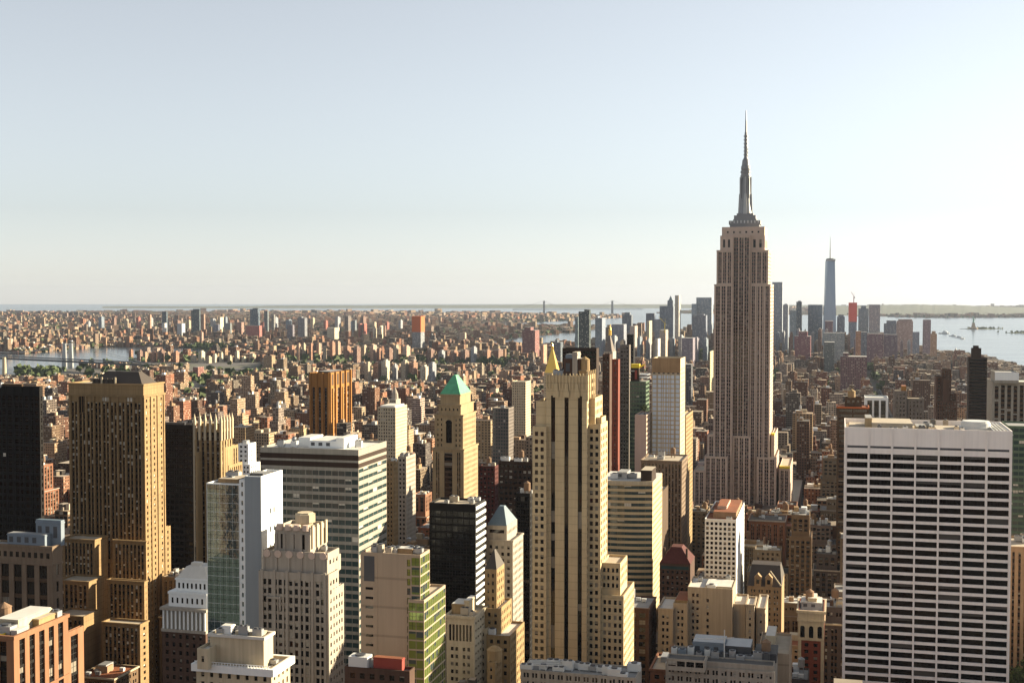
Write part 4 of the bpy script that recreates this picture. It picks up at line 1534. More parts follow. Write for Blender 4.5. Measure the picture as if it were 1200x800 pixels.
# towers in the right middle distance
b = Bld('dark_tower', 'tall near-black tower with a blocky cap in front of the bay', 'skyscraper', 1550, 'dark_brown_panel', sp='black_panel', win='blackplain', roof='roof_tar',
        mark='the near-black tower', ybot=495, seed=215)
k = b.tier(1135.5, 1157, None, 419, N=st(bay=30, fl=4, wf=.96, hf=.6, edge=.6, mt=2, rec=.2), E=None, d=20)
b.tier(1139, 1150, None, 408, N=None, dy=4, d=12, on=k)
b.tier(1141, 1147, None, 405, N=None, dy=6, d=8, on=1)
b.finish()
b = Bld('dark_tower', 'dark brown stepped tower with a deep green left face near the bay', 'skyscraper', 1350, 'dark_brick', sp='dark_brown_panel', win='dark', roof='roof_tar', ybot=495, seed=219)
b.tier(1104, 1115, None, 433, N=st(bay=3, fl=3.8, wf=.4, hf=.5), d=20, dy=4)
b.tier(1097, 1104, None, 441, N=st(bay=3, fl=3.8, wf=.6, hf=.5), d=24, dy=3)
b.tier(1105, 1112.5, None, 444, N=None, dy=-2, d=5)
b.tier(1112, 1121, None, 461, N=st(bay=3, fl=3.8, wf=.4, hf=.5), d=24)
b.tier(1097, 1122, None, 470, N=st(bay=3, fl=3.8, wf=.4, hf=.5), dy=-6, d=14)
b.finish()
b = Bld('office_block', 'bulky mottled tan block with a white top band at the right edge', 'office building', 1050, 'dusky_stone', sp='spandrel_brown', win='speck', roof='roof_white', ybot=496, seed=223)
k = b.tier(1163, 1240, None, 448, N=st(bay=5, fl=4, wf=.6, hf=.5, mt=3, rec=.8, spr=.4), d=40)
b.tier(1166, 1194, None, 436, N=None, dy=3, d=30, on=k)
m = MB()
x0, x1, y0, y1, z1, par, z0 = b.T[1]
m.box(x0, x1, y0 - .3, y0 - .02, z1 - 7, z1 - .2)
b.part('sign_band', m, 'white_conc')
b.finish()
b = Bld('portal_building', 'black building framed by broad white vertical fins', 'office building', 1030, 'white_conc', sp='black_panel', win='blackplain', roof='roof_white', ybot=492, seed=227)
k = b.tier(1013.5, 1041, None, 466, N=st(bay=6.2, fl=3.8, wf=.72, hf=.9, edge=1.2, mt=2.4, rec=1.2, spr=1.1), d=24)
b.finish()
b = Bld('brown_building', 'brown stepped building with a bright orange roof edge and domed tank', 'office building', 980, 'spandrel_brown', sp='dark_brick', win='brown', roof='rust_roof', ybot=492, seed=231)
k = b.tier(981, 1018, None, 477, N=st(bay=12, fl=4, wf=.9, hf=.5, mt=2, rec=.4), d=20, par=.6)
k2 = b.tier(990, 1010, None, 466, N=st(bay=4, fl=4, wf=.5, hf=.5, mt=2), dy=4, d=14, on=k)
b.cornice(k, .5, 1.2, mat='orange_net', name='orange_edge')
b.tank(k2, .4, .5, 3.0, 4.5, 1.0, 'gold_brick')
b.finish()
b = Bld('brown_towers', 'paired brown brick slab with small orange rooftop cap', 'apartment building', 1100, 'mauve_grey', sp='dark_brick', win='brown', roof='roof_tan', ybot=492, seed=235)
b.name = 'brick_slab'
k = b.tier(1048, 1063, None, 458, N=st(bay=3, fl=3.6, wf=.4, hf=.5, mt=2), d=24, dy=2)
k2 = b.tier(1063.5, 1083, None, 467, N=st(bay=3, fl=3.6, wf=.4, hf=.5, mt=2), d=22)
b.penthouse(k, .6, .95, .2, .8, 5, 'orange_brick', 'rust_roof')
b.finish()


# ------------------------------------------------------------------ the spired skyscraper
def spired():
    b = Bld('spired_skyscraper', 'tall stepped limestone skyscraper with a metal mooring mast and antenna', 'skyscraper', 1300, 'lime_pink', sp='spandrel_mauve',
            win='dark', roof='roof_tan', mark='the spired skyscraper', ybot=588, seed=301)
    w = st(bay=5.2, fl=3.75, wf=.66, hf=.56, pair=2, edge=1.1, mt=2.2, rec=.45, spr=.3, mul=.12)
    wc = st(bay=5.6, fl=3.75, wf=.74, hf=.62, pair=2, edge=.3, mt=3, rec=.6, spr=.45, mul=.1)
    ws = st(bay=5.0, fl=3.75, wf=.5, hf=.56, pair=2, edge=1.0, mt=2.2, rec=.3)
    A = b.tier(806, 932, 940, 606, N=w, W=ws)
    b.tier(813, 826, None, 551, N=w, dy=6, on=A, d=40)
    k913 = b.tier(912.8, 925.5, 929, 549, N=w, W=ws, dy=8, on=A)
    b.tier(825.5, 852, None, 535, N=w, dy=2, on=A, d=40)
    b.tier(887, 909.5, 913, 536, N=w, W=ws, dy=2, on=A)
    b.tier(829, 838, None, 509, N=w, dy=16, on=A, d=30)
    k905 = b.tier(903.6, 907.5, 911.5, 510, N=None, W=ws, dy=14, on=A)
    E1 = b.tier(837, 859, None, 333, N=w, dy=10, on=A, d=40)
    E3 = b.tier(879, 903, 906.6, 333, N=w, W=ws, dy=10, on=A)
    E2 = b.tier(859.2, 878.8, None, 275, N=wc, dy=13.5, on=A, d=30)
    b.tier(858.5, 879.5, None, 511, N=w, dy=9, on=A, d=3)
    F1 = b.tier(839.8, 859, None, 293, N=w, dy=12, on=E1, d=36)
    F3 = b.tier(879, 900.4, 903.8, 293, N=w, W=ws, dy=12, on=E3)
    g = st(bay=5, fl=12, wf=.42, hf=.7, edge=1.5, mt=4, rec=.8)
    G1 = b.tier(844, 859, None, 276, N=g, dy=15, on=F1, d=34)
    G3 = b.tier(879, 896.4, 899.4, 276, N=g, W=g, dy=15, on=F3)
    H = b.tier(846, 896.0, 898.6, 265.5, N=st(bay=6, fl=5, wf=.3, hf=.4, edge=3, mt=4.5, rec=.4), W=None, dy=16, on=G1, par=1.2)
    for kk in (E1, E3, F1, F3):
        b.cornice(kk, .3, .8)
    for kk in (E1, F1):
        b.piers(kk, 4, .8, .45, drop=.9, a0=.036, a1=.964)
    for kk in (E3, F3):
        b.piers(kk, 4, .8, .45, drop=.9, a0=.036, a1=.964)
    b.piers(E2, 4, .7, .5, drop=0, up=0)
    for kk, nm in ((k913, 'yellow'), (k905, 'yellow')):
        x0, x1, y0, y1, z1, par, z0 = b.T[kk]
        m = MB()
        m.box(x0 + .3, x1 + .1, y0 - .4, y0 + 9, z1 + .02, z1 + 1.9)  # stands for sunlit scaffolding, the sun's yellow put into its colour
        b.part('sunlit_scaffold_box', m, 'yellow_paint', label='yellow box standing for sunlit scaffolding on a low setback roof')
    # crown and mast
    x0, x1, y0, y1, z1, par, z0 = b.T[H]
    xc, yc = sx_at(b, 870.6, 26), (y0 + y1) / 2
    ms = 1325 / 1473.0
    zz = lambda py: height_at(py, 1325)
    def half(p):
        return p * ms
    m = MB()
    for ya, yb, h in ((265, 262, 17), (262, 257.5, 18.2), (257.5, 255.5, 13.5), (255.5, 251, 12.6), (251, 248.5, 9.6)):
        m.box(xc - half(h), xc + half(h), yc - half(h) * .8, yc + half(h) * .8, zz(ya) - .6, zz(yb) - .61)
    i = b.part('crown_base', m, 'mast_metal')
    d = MB()
    for q in range(9):
        c = xc - half(16) + half(32) * q / 8
        d.box(c - .5, c + .5, yc - half(18.2) * .8 - .3, yc - half(18.2) * .8 - .02, zz(261), zz(258))
    b.sub(i, 'railing_post', d, 'metal_white')
    m = MB()
    prof = [(249, 8.6), (243, 7.6), (238, 6.9), (232, 6.5), (206, 5.9), (205.9, 6.7), (203.5, 6.7), (203.4, 5.8), (201, 5.8), (200.9, 6.6), (198.5, 6.6), (198.4, 5.4), (196, 6.0), (193, 5.8), (192, 5.0), (186, 4.4), (184, 3.0), (182, 2.2)]
    for (ya, ra), (yb, rb) in zip(prof[:-1], prof[1:]):
        m.cyl(xc, yc, zz(ya), zz(yb), half(ra) * .92, half(rb) * .92, 16, cap=True)
    i = b.part('mooring_mast', m, 'mast_metal')
    for ang in (0, 90, 180, 270):
        d = MB()
        ca, sa = math.cos(R(ang - 90 + 0)), math.sin(R(ang - 90))
        r0 = half(6.3)
        px_, py_ = xc + ca * r0, yc + sa * r0
        d.hip(px_ - 2.0, px_ + 2.0, py_ - 2.0, py_ + 2.0, zz(250), zz(226), .9, .9)
        d.box(px_ - .6, px_ + .6, py_ - .6, py_ + .6, zz(226), zz(206))
        b.sub(i, 'wing_buttress', d, 'metal_grey')
    d = MB()
    for q in range(8):
        a = 2 * math.pi * q / 8
        d.box(xc + half(5.9) * math.cos(a) - .35, xc + half(5.9) * math.cos(a) + .35, yc + half(5.9) * math.sin(a) - .35, yc + half(5.9) * math.sin(a) + .35, zz(231), zz(207))
    b.sub(i, 'glazing_strip', d, 'steel_dark')
    m = MB()
    m.cyl(xc, yc, zz(182), zz(153), half(2.1), half(1.6), 8)
    for q in range(6):
        py = 180 - q * 4.4
        m.cyl(xc, yc, zz(py), zz(py) + 1.1, half(2.7), half(2.7), 8)
    m.cyl(xc, yc, zz(153), zz(139), half(1.15), half(.9), 8)
    m.cyl(xc, yc, zz(139), zz(127), half(.85), half(.6), 6)
    m.box(xc + half(1.8), xc + half(2.4), yc - .4, yc + .4, zz(186), zz(172))
    b.part('antenna', m, 'mast_metal')
    b.finish()


spired()

# dark and pale towers filling the gaps of the middle distance
for name, lab, cat, Y, wall, sp, win, ybot, t, s_, cl in (
        ('office_block', 'dark brown block with pale window specks left of the black-striped tower', 'office building', 820, 'dark_brown_panel', 'black_panel', 'speck', 640, (584, 624, 627, 541), st(bay=3, fl=3.6, wf=.6, hf=.45, edge=.5, mt=2.5), 3),
        ('glass_tower', 'plain black tower squeezed against the left wing of the black-striped tower', 'skyscraper', 720, 'black_panel', 'black_panel', 'black', 730, (604, 621, 624.5, 578), st(bay=3, fl=3.7, wf=.85, hf=.7, edge=.3, mt=2), 2),
        ('apartment_tower', 'slim grey glass tower with a white sunlit side left of the gilded pyramid', 'apartment building', 1300, 'mauve_grey', 'steel_dark', 'teal', 540, (577, 596, 602, 478), st(bay=3, fl=3.5, wf=.7, hf=.55, edge=.4, mt=2), 1),
        ('apartment_tower', 'pale tower with a bright curved-looking sunlit edge behind the left wing of the black-striped tower', 'apartment building', 1750, 'cream_stone', 'grey_stone', 'dark', 500, (600, 616, 622, 447), st(bay=3, fl=3.6, wf=.4, hf=.5, edge=.4, mt=2), 0),
        ('loft_building', 'slim golden building right of the green-banded slab', 'office building', 950, 'gold_brick', 'spandrel_brown', 'brown', 600, (452, 461, 466.5, 540), st(bay=3, fl=3.6, wf=.4, hf=.5, edge=.6, mt=2), 1),
        ('loft_building', 'pale stone building with bright white side between green-banded slab and green pyramid', 'office building', 980, 'grey_stone', 'spandrel_mauve', 'dark', 590, (466, 476, 487, 535), st(bay=2.6, fl=3.6, wf=.5, hf=.5, edge=.6, mt=2), 2),
        ('office_block', 'maroon brick block immediately right of the green-pyramid tower', 'office building', 1000, 'maroon_tile', 'black_panel', 'speck', 560, (561, 580, 584, 546), st(bay=3, fl=3.6, wf=.5, hf=.5, edge=.6, mt=2), 2)):
    b = Bld(name, lab, cat, Y, wall, sp=sp, win=win, ybot=ybot, roof='roof_tan', seed=400 + int(t[0]))
    k = b.tier(*t, N=s_, W=dict(s_, wf=.35))
    b.clutter(k, cl, 1 if cl > 1 else 0)
    b.finish()

# ------------------------------------------------------------------ city material: brick or stone with small windows by the cell
def city_material():
    m, nt, b = new_mat('city_walls')
    col = N(nt, 'ShaderNodeAttribute', attribute_name='tone')
    uv = N(nt, 'ShaderNodeUVMap', uv_map='cells')
    sp = N(nt, 'ShaderNodeSeparateXYZ')
    nt.links.new(uv.outputs[0], sp.inputs[0])
    fx = math_node(nt, 'ABSOLUTE', math_node(nt, 'SUBTRACT', math_node(nt, 'FRACT', sp.outputs[0]), 0.5))
    fy = math_node(nt, 'ABSOLUTE', math_node(nt, 'SUBTRACT', math_node(nt, 'FRACT', sp.outputs[1]), 0.5))
    wx = math_node(nt, 'LESS_THAN', fx, col.outputs['Alpha'])
    wy = math_node(nt, 'LESS_THAN', fy, 0.27)
    mask = math_node(nt, 'MULTIPLY', wx, wy)
    fl = N(nt, 'ShaderNodeVectorMath', operation='FLOOR')
    nt.links.new(uv.outputs[0], fl.inputs[0])
    wnz = N(nt, 'ShaderNodeTexWhiteNoise', noise_dimensions='3D')
    nt.links.new(fl.outputs[0], wnz.inputs['Vector'])
    pale = math_node(nt, 'GREATER_THAN', wnz.outputs['Value'], 0.82)
    wcol = mix_col(nt, pale, (0.015, 0.015, 0.016), (0.30, 0.27, 0.22))
    geo = N(nt, 'ShaderNodeNewGeometry')
    n1 = N(nt, 'ShaderNodeTexNoise')
    n1.inputs['Scale'].default_value = 0.12
    n1.inputs['Detail'].default_value = 4
    nt.links.new(geo.outputs['Position'], n1.inputs['Vector'])
    v = math_node(nt, 'ADD', 0.72, math_node(nt, 'MULTIPLY', n1.outputs[0], 0.56))
    cb = N(nt, 'ShaderNodeCombineColor')
    for i in range(3):
        nt.links.new(v, cb.inputs[i])
    wall = mix_col(nt, 1.0, col.outputs['Color'], cb.outputs[0], 'MULTIPLY')
    nt.links.new(mix_col(nt, mask, wall, wcol), b.inputs['Base Color'])
    nt.links.new(math_node(nt, 'SUBTRACT', 0.88, math_node(nt, 'MULTIPLY', mask, 0.7)), b.inputs['Roughness'])
    b.inputs['Specular IOR Level'].default_value = 0.3
    MAT['city'] = m


city_material()


def boxes_mesh(name, A):
    """many plain boxes as one mesh. A: rows of cx, cy, half w, half d, z0, z1, angle, wall rgb, roof rgb, window half-share, bay, storey"""
    A = np.asarray(A, dtype=np.float64).reshape(-1, 16)
    n = len(A)
    c, s = np.cos(A[:, 6]), np.sin(A[:, 6])
    V = np.zeros((n, 8, 3))
    for i, (a, b_) in enumerate(((-1, -1), (1, -1), (1, 1), (-1, 1))):
        x, y = a * A[:, 2], b_ * A[:, 3]
        for k in (0, 4):
            V[:, i + k, 0] = A[:, 0] + x * c - y * s
            V[:, i + k, 1] = A[:, 1] + x * s + y * c
            V[:, i + k, 2] = A[:, 4] if k == 0 else A[:, 5]
    quads = np.array([[0, 1, 5, 4], [1, 2, 6, 5], [2, 3, 7, 6], [3, 0, 4, 7], [4, 5, 6, 7]])
    loops = (quads[None] + 8 * np.arange(n)[:, None, None]).reshape(-1)
    me = bpy.data.meshes.new(name)
    me.vertices.add(n * 8)
    me.vertices.foreach_set('co', V.reshape(-1))
    me.loops.add(n * 20)
    me.loops.foreach_set('vertex_index', loops.astype(np.int32))
    me.polygons.add(n * 5)
    me.polygons.foreach_set('loop_start', np.arange(0, n * 20, 4, dtype=np.int32))
    me.polygons.foreach_set('loop_total', np.full(n * 5, 4, dtype=np.int32))
    uv = np.zeros((n, 5, 4, 2))
    H = (A[:, 5] - A[:, 4])
    for f in range(4):
        L = 2 * (A[:, 2] if f % 2 == 0 else A[:, 3])
        nb = np.maximum(1, np.round(L / A[:, 14]))
        off = (np.arange(n) * 17 + f * 41) % 997
        top = np.round(H / A[:, 15], 2)
        uv[:, f, 0] = np.stack([off, -top], 1)
        uv[:, f, 1] = np.stack([off + nb, -top], 1)
        uv[:, f, 2] = np.stack([off + nb, top * 0], 1)
        uv[:, f, 3] = np.stack([off, top * 0], 1)
    l = me.uv_layers.new(name='cells')
    l.data.foreach_set('uv', uv.reshape(-1))
    at = me.attributes.new('tone', 'FLOAT_COLOR', 'FACE')
    cl = np.zeros((n, 5, 4))
    cl[:, :4, :3] = A[:, None, 7:10]
    cl[:, 4, :3] = A[:, 10:13]
    cl[:, :4, 3] = A[:, None, 13]
    cl[:, 4, 3] = -1
    at.data.foreach_set('color', cl.reshape(-1))
    me.materials.append(MAT['city'])
    me.polygons.foreach_set('use_smooth', np.zeros(n * 5, dtype=bool))
    me.update(calc_edges=True)
    return me


def row(cx, cy, hw, hd, z0, z1, ang, wall, roof, win=0.26, bay=3.4, fl=3.5):
    return (cx, cy, hw, hd, z0, z1, ang, *wall, *roof, win, bay, fl)


# ------------------------------------------------------------------ ground, water, islands, hills from the map
def geo(lat, lon):
    e, n = (lon + 73.97936) * 84300.0, (lat - 40.75906) * 111050.0
    a = R(194.5)
    return e * math.cos(a) - n * math.sin(a), e * math.sin(a) + n * math.cos(a)


EAST_RIVER = [geo(*p) for p in [
    (40.7480, -73.9690), (40.7365, -73.9735), (40.7270, -73.9705), (40.7195, -73.9730), (40.7115, -73.9765), (40.7085, -73.9870), (40.7065, -73.9995),
    (40.7005, -74.0125), (40.7045, -74.0185), (40.7180, -74.0170), (40.7290, -74.0120), (40.7420, -74.0100), (40.7560, -74.0070),
    (40.7600, -74.0250), (40.7400, -74.0270), (40.7180, -74.0330), (40.7060, -74.0370), (40.6920, -74.0560), (40.6750, -74.0680), (40.6620, -74.0700), (40.6560, -74.1000),
    (40.6480, -74.1100), (40.6455, -74.0760), (40.6280, -74.0740), (40.6060, -74.0570), (40.5850, -74.0720), (40.5400, -74.1300), (40.4900, -74.2000), (40.4300, -74.1000), (40.4000, -73.9000),
    (40.4500, -73.7000), (40.5500, -73.7200), (40.5720, -73.8500), (40.5740, -73.9800), (40.5800, -74.0110), (40.6050, -74.0350), (40.6330, -74.0390), (40.6480, -74.0260), (40.6600, -74.0120), (40.6690, -74.0040),
    (40.6740, -74.0170), (40.6840, -74.0110), (40.6930, -74.0025), (40.7030, -73.9960), (40.7050, -73.9830), (40.7010, -73.9750), (40.7060, -73.9720), (40.7135, -73.9680), (40.7220, -73.9630), (40.7365, -73.9615), (40.7470, -73.9585)]]
WATER_L, WATER_R = [], []


GOVERNORS = [geo(*p) for p in [(40.6935, -74.0170), (40.6920, -74.0110), (40.6880, -74.0140), (40.6845, -74.0255), (40.6880, -74.0250)]]
LIBERTY_C = (9400 * slopes(1147, 390)[0], 9400)
ELLIS_C = (8350 * slopes(1196, 394)[0], 8350)


def inside(poly, x, y):
    r = False
    n = len(poly)
    for i in range(n):
        x0, y0 = poly[i]
        x1, y1 = poly[(i + 1) % n]
        if (y0 > y) != (y1 > y) and x < (x1 - x0) * (y - y0) / (y1 - y0) + x0:
            r = not r
    return r


def at(px, py, z=0.0):
    k, kz = slopes(px, py)
    Y = (z - EYE) / kz
    return k * Y, Y


WATER_L = [at(*p) for p in ((-80, 443), (0, 439), (45, 438), (62, 434), (95, 431), (112, 425), (158, 423), (158, 415.5), (60, 416.5), (0, 413.5), (-80, 412))]
WATER_R = [at(*p) for p in ((1062, 374.5), (1072, 400), (1100, 409), (1135, 413), (1152, 418), (1170, 424), (1200, 432), (1270, 445), (1330, 374), (1190, 373), (1120, 374))]


def on_land(x, y):
    if inside(WATER_L, x, y) or inside(WATER_R, x, y):
        return False
    return not inside(EAST_RIVER, x, y) or inside(GOVERNORS, x, y)


def sheet(name, pts, z, mat, kind='structure'):
    me = bpy.data.meshes.new(name)
    me.from_pydata([(x, y, z) for x, y in pts], [], [tuple(range(len(pts)))])
    me.materials.append(MAT[mat])
    me.update()
    o = bpy.data.objects.new(name, me)
    COL.objects.link(o)
    o['kind'] = kind
    return o


def ground_material():
    m, nt, b = new_mat('ground')
    g = N(nt, 'ShaderNodeNewGeometry')
    n1 = N(nt, 'ShaderNodeTexNoise')
    n1.inputs['Scale'].default_value = 0.004
    n1.inputs['Detail'].default_value = 8
    nt.links.new(g.outputs['Position'], n1.inputs['Vector'])
    n2 = N(nt, 'ShaderNodeTexNoise')
    n2.inputs['Scale'].default_value = 0.03
    n2.inputs['Detail'].default_value = 6
    nt.links.new(g.outputs['Position'], n2.inputs['Vector'])
    a = mix_col(nt, math_node(nt, 'GREATER_THAN', n1.outputs[0], 0.53), (0.055, 0.053, 0.052), (0.045, 0.055, 0.028))
    c = mix_col(nt, math_node(nt, 'MULTIPLY', n2.outputs[0], 0.6), a, (0.16, 0.13, 0.11))
    nt.links.new(c, b.inputs['Base Color'])
    b.inputs['Roughness'].default_value = 0.95
    MAT['ground'] = m
    m, nt, b = new_mat('water')
    g = N(nt, 'ShaderNodeNewGeometry')
    mp = N(nt, 'ShaderNodeMapping')
    mp.inputs['Scale'].default_value = (0.002, 0.010, 0.01)
    nt.links.new(g.outputs['Position'], mp.inputs[0])
    n1 = N(nt, 'ShaderNodeTexNoise')
    n1.inputs['Scale'].default_value = 1.0
    n1.inputs['Detail'].default_value = 6
    nt.links.new(mp.outputs[0], n1.inputs['Vector'])
    b.inputs['Base Color'].default_value = (0.045, 0.06, 0.075, 1)
    nt.links.new(math_node(nt, 'ADD', 0.09, math_node(nt, 'MULTIPLY', n1.outputs[0], 0.16)), b.inputs['Roughness'])
    b.inputs['IOR'].default_value = 1.33
    n2 = N(nt, 'ShaderNodeTexNoise')
    n2.inputs['Scale'].default_value = 0.05
    n2.inputs['Detail'].default_value = 5
    nt.links.new(g.outputs['Position'], n2.inputs['Vector'])
    bp = N(nt, 'ShaderNodeBump')
    bp.inputs['Strength'].default_value = 0.05
    bp.inputs['Distance'].default_value = 0.5
    nt.links.new(n2.outputs[0], bp.inputs['Height'])
    nt.links.new(bp.outputs[0], b.inputs['Normal'])
    MAT['water'] = m
    m, nt, b = new_mat('hill_woods')
    n1 = N(nt, 'ShaderNodeTexNoise')
    n1.inputs['Scale'].default_value = 0.006
    n1.inputs['Detail'].default_value = 8
    g = N(nt, 'ShaderNodeNewGeometry')
    nt.links.new(g.outputs['Position'], n1.inputs['Vector'])
    nt.links.new(mix_col(nt, n1.outputs[0], (0.03, 0.045, 0.025), (0.12, 0.12, 0.09)), b.inputs['Base Color'])
    b.inputs['Roughness'].default_value = 0.95
    MAT['hill_woods'] = m
    m, nt, b = new_mat('leaves')
    n1 = N(nt, 'ShaderNodeTexNoise')
    n1.inputs['Scale'].default_value = 0.3
    g = N(nt, 'ShaderNodeNewGeometry')
    nt.links.new(g.outputs['Position'], n1.inputs['Vector'])
    nt.links.new(mix_col(nt, n1.outputs[0], (0.020, 0.038, 0.010), (0.085, 0.11, 0.025)), b.inputs['Base Color'])
    b.inputs['Roughness'].default_value = 0.8
    MAT['leaves'] = m


ground_material()
plain('bark', (0.08, 0.06, 0.045), rough=0.95)
plain('asphalt', (0.05, 0.05, 0.05), rough=0.9)
plain('pavement', (0.22, 0.21, 0.20), rough=0.9)
plain('road_paint', (0.75, 0.74, 0.70), rough=0.7)
plain('island_grass', (0.06, 0.075, 0.035), rough=0.95)
plain('verdigris', (0.20, 0.34, 0.28), rough=0.7)

RAD = 31000
sheet('ground', [(RAD * math.cos(2 * math.pi * i / 180), RAD * math.sin(2 * math.pi * i / 180)) for i in range(180)], 0.0, 'ground')
sheet('water', EAST_RIVER, 0.4, 'water')
sheet('water', WATER_L, 0.6, 'water')
sheet('water', WATER_R, 0.8, 'water')
sheet('island', GOVERNORS, 1.5, 'island_grass')


def mound(name, cx, cy, rx, ry, h, mat='island_grass', n=40):
    mb = MB()
    g = random.Random(int(cx))
    k = [1 + 0.16 * g.uniform(-1, 1) for _ in range(n)]
    rings = [(1, 0.3), (0.93, h * .6), (0.6, h * .9), (0.25, h)]
    P = [[(cx + rx * r * k[i] * math.cos(2 * math.pi * i / n), cy + ry * r * k[i] * math.sin(2 * math.pi * i / n), z) for i in range(n)] for r, z in rings]
    for a, b_ in zip(P[:-1], P[1:]):
        for i in range(n):
            j = (i + 1) % n
            mb.quad(a[i], a[j], b_[j], b_[i])
    kk = len(mb.v)
    mb.v += P[-1]
    mb.f.append(tuple(range(kk, kk + n)))
    mb.m.append(0)
    o = mb.build(name, mat)
    o['kind'] = 'structure'
    return o


mound('island', LIBERTY_C[0] + 40, LIBERTY_C[1] + 60, 150, 90, 4)
mound('island', ELLIS_C[0] + 60, ELLIS_C[1] + 60, 130, 90, 4)


def ridge(name, pts, base_depth, n=60, seed=1, mat='hill_woods'):
    """a range of hills: pts are (photo x, photo y of the crest); base_depth metres away; really three-dimensional, sloping both ways"""
    g = random.Random(seed)
    mb = MB()
    cols = []
    for i in range(n + 1):
        f = i / n * (len(pts) - 1)
        k = min(int(f), len(pts) - 2)
        px = pts[k][0] + (pts[k + 1][0] - pts[k][0]) * (f - k)
        py = pts[k][1] + (pts[k + 1][1] - pts[k][1]) * (f - k)
        z = max(3, height_at(py, base_depth) + g.uniform(-4, 4))
        kx = slopes(px, py)[0]
        cols.append([(kx * (base_depth + dd), base_depth + dd, max(0.2, z * q)) for dd, q in ((-2600, .0), (-1900, .32), (-900, .7), (0, 1.0), (1200, .6), (2200, 0))])
    for a, b_ in zip(cols[:-1], cols[1:]):
        for i in range(5):
            mb.quad(a[i], b_[i], b_[i + 1], a[i + 1])
    o = mb.build(name, mat)
    o['kind'] = 'structure'


ridge('hills', [(980, 358.5), (1035, 357.2), (1075, 356.6), (1110, 357.4), (1150, 358.6), (1200, 360), (1300, 361)], 18500, seed=3)
ridge('hills', [(120, 362.5), (180, 361.3), (230, 359.6), (330, 358), (480, 357.2), (640, 356.6), (760, 356.4), (860, 356.6), (960, 357.4), (1010, 358.5)], 27800, seed=9)

# streets: avenue strips and cross streets of the grid with pavements and lane paint
AVE0, AVE_STEP, AVE_W, BLOCK, ST_W = 95.0, 270.0, 30.0, 80.0, 18.0


def strip(name, s0, s1, t0, t1, z, mat):
    return sheet(name, [from_grid(s0, t0), from_grid(s1, t0), from_grid(s1, t1), from_grid(s0, t1)], z, mat)


paves = MB()
for a in range(-7, 5):
    s_lo, s_hi = AVE0 + a * AVE_STEP + AVE_W / 2, AVE0 + (a + 1) * AVE_STEP - AVE_W / 2
    for k in range(2, 46):
        t_lo, t_hi = k * BLOCK + ST_W / 2, (k + 1) * BLOCK - ST_W / 2
        x, y = from_grid((s_lo + s_hi) / 2, t_lo)
        if y < 150 or abs(x) > y * 0.5 + 350:
            continue
        P = [from_grid(s_lo, t_lo), from_grid(s_hi, t_lo), from_grid(s_hi, t_hi), from_grid(s_lo, t_hi)]
        for i in range(4):
            j = (i + 1) % 4
            paves.quad((*P[i], .004), (*P[j], .004), (*P[j], .14), (*P[i], .14))
        paves.quad(*[(*p, .14) for p in P])
o = paves.build('pavement', 'pavement')
o['kind'] = 'structure'
for a in range(-6, 4):
    c = AVE0 + a * AVE_STEP
    x, y = from_grid(c, 900)
    strip('road', c - AVE_W / 2 + .1, c + AVE_W / 2 - .1, 150, 3600, .008, 'asphalt')
    mb = MB()
    for q in (-6, 0, 6):
        for t in range(160, 3500, 14):
            P = [from_grid(c + q - .09, t), from_grid(c + q + .09, t), from_grid(c + q + .09, t + 5), from_grid(c + q - .09, t + 5)]
            mb.quad(*[(*p, .013) for p in P])
    o = mb.build('lane_paint', 'road_paint')
    o['kind'] = 'structure'

# ------------------------------------------------------------------ distant towers one can tell apart
TOWERS = []


def tower(name, label, cat, n0, n1, wr, ytop, Y, col, cap=None, win=0.3, ybot=None, group=None, roof=(.25, .24, .23), bay=4, steps=(), mark=None, d=None):
    """a distant building too small in the photo to show its parts: body, roof house, setbacks"""
    b = Bld(name, label, cat, Y, 'grey_stone')
    if n0 > 975 and d is None:
        d = 30
    s0, s1, t0, t1, z1 = b.solve(n0, n1, max(wr, n1 + .8) if d is None else wr, ytop, Y, d)
    if t1 - t0 > 70:
        t1 = t0 + 70
    if t1 - t0 < 14:
        t1 = t0 + 14
    sc, tc = (s0 + s1) / 2, (t0 + t1) / 2
    X, Yw = from_grid(sc, tc)
    hw, hd = (s1 - s0) / 2, (t1 - t0) / 2
    rows = [row(0, 0, hw, hd, 0, z1, 0, col, roof, win, bay, 3.6)]
    for (a, c, yy) in steps:        # share of width from, to, photo row of its top
        zz = height_at(yy, Y)
        lo = z1
        rows.append(row(-hw + hw * (a + c), 0.5, hw * (c - a), hd * .7, lo, zz, 0, col, roof, win, bay, 3.6))
    if cap:
        rows.append(row(hw * .1, 0, hw * .55, hd * .5, z1, z1 + cap, 0, tuple(x * .8 for x in col), roof, 0))
    o = bpy.data.objects.new(name, boxes_mesh(name, rows))
    COL.objects.link(o)
    o.location = (X, Yw, 0)
    o.rotation_euler = (0, 0, -GA)
    tag(o, label, cat, group)
    HEROES.append(dict(rect=(s0, s1, t0, t1), px=(n0, wr or n1), ytop=ytop, ybot=ybot or min(ytop + 45, 440), Y=Y, mark=mark, root=o, z=z1))
    return o


GREY, BLUE, DARK, PALE, TAN, BRICK, CREAM, RED, BROWN = (.34, .34, .36), (.22, .26, .31), (.05, .055, .065), (.55, .53, .50), (.44, .35, .25), (.33, .17, .11), (.58, .50, .38), (.36, .12, .09), (.22, .13, .10)
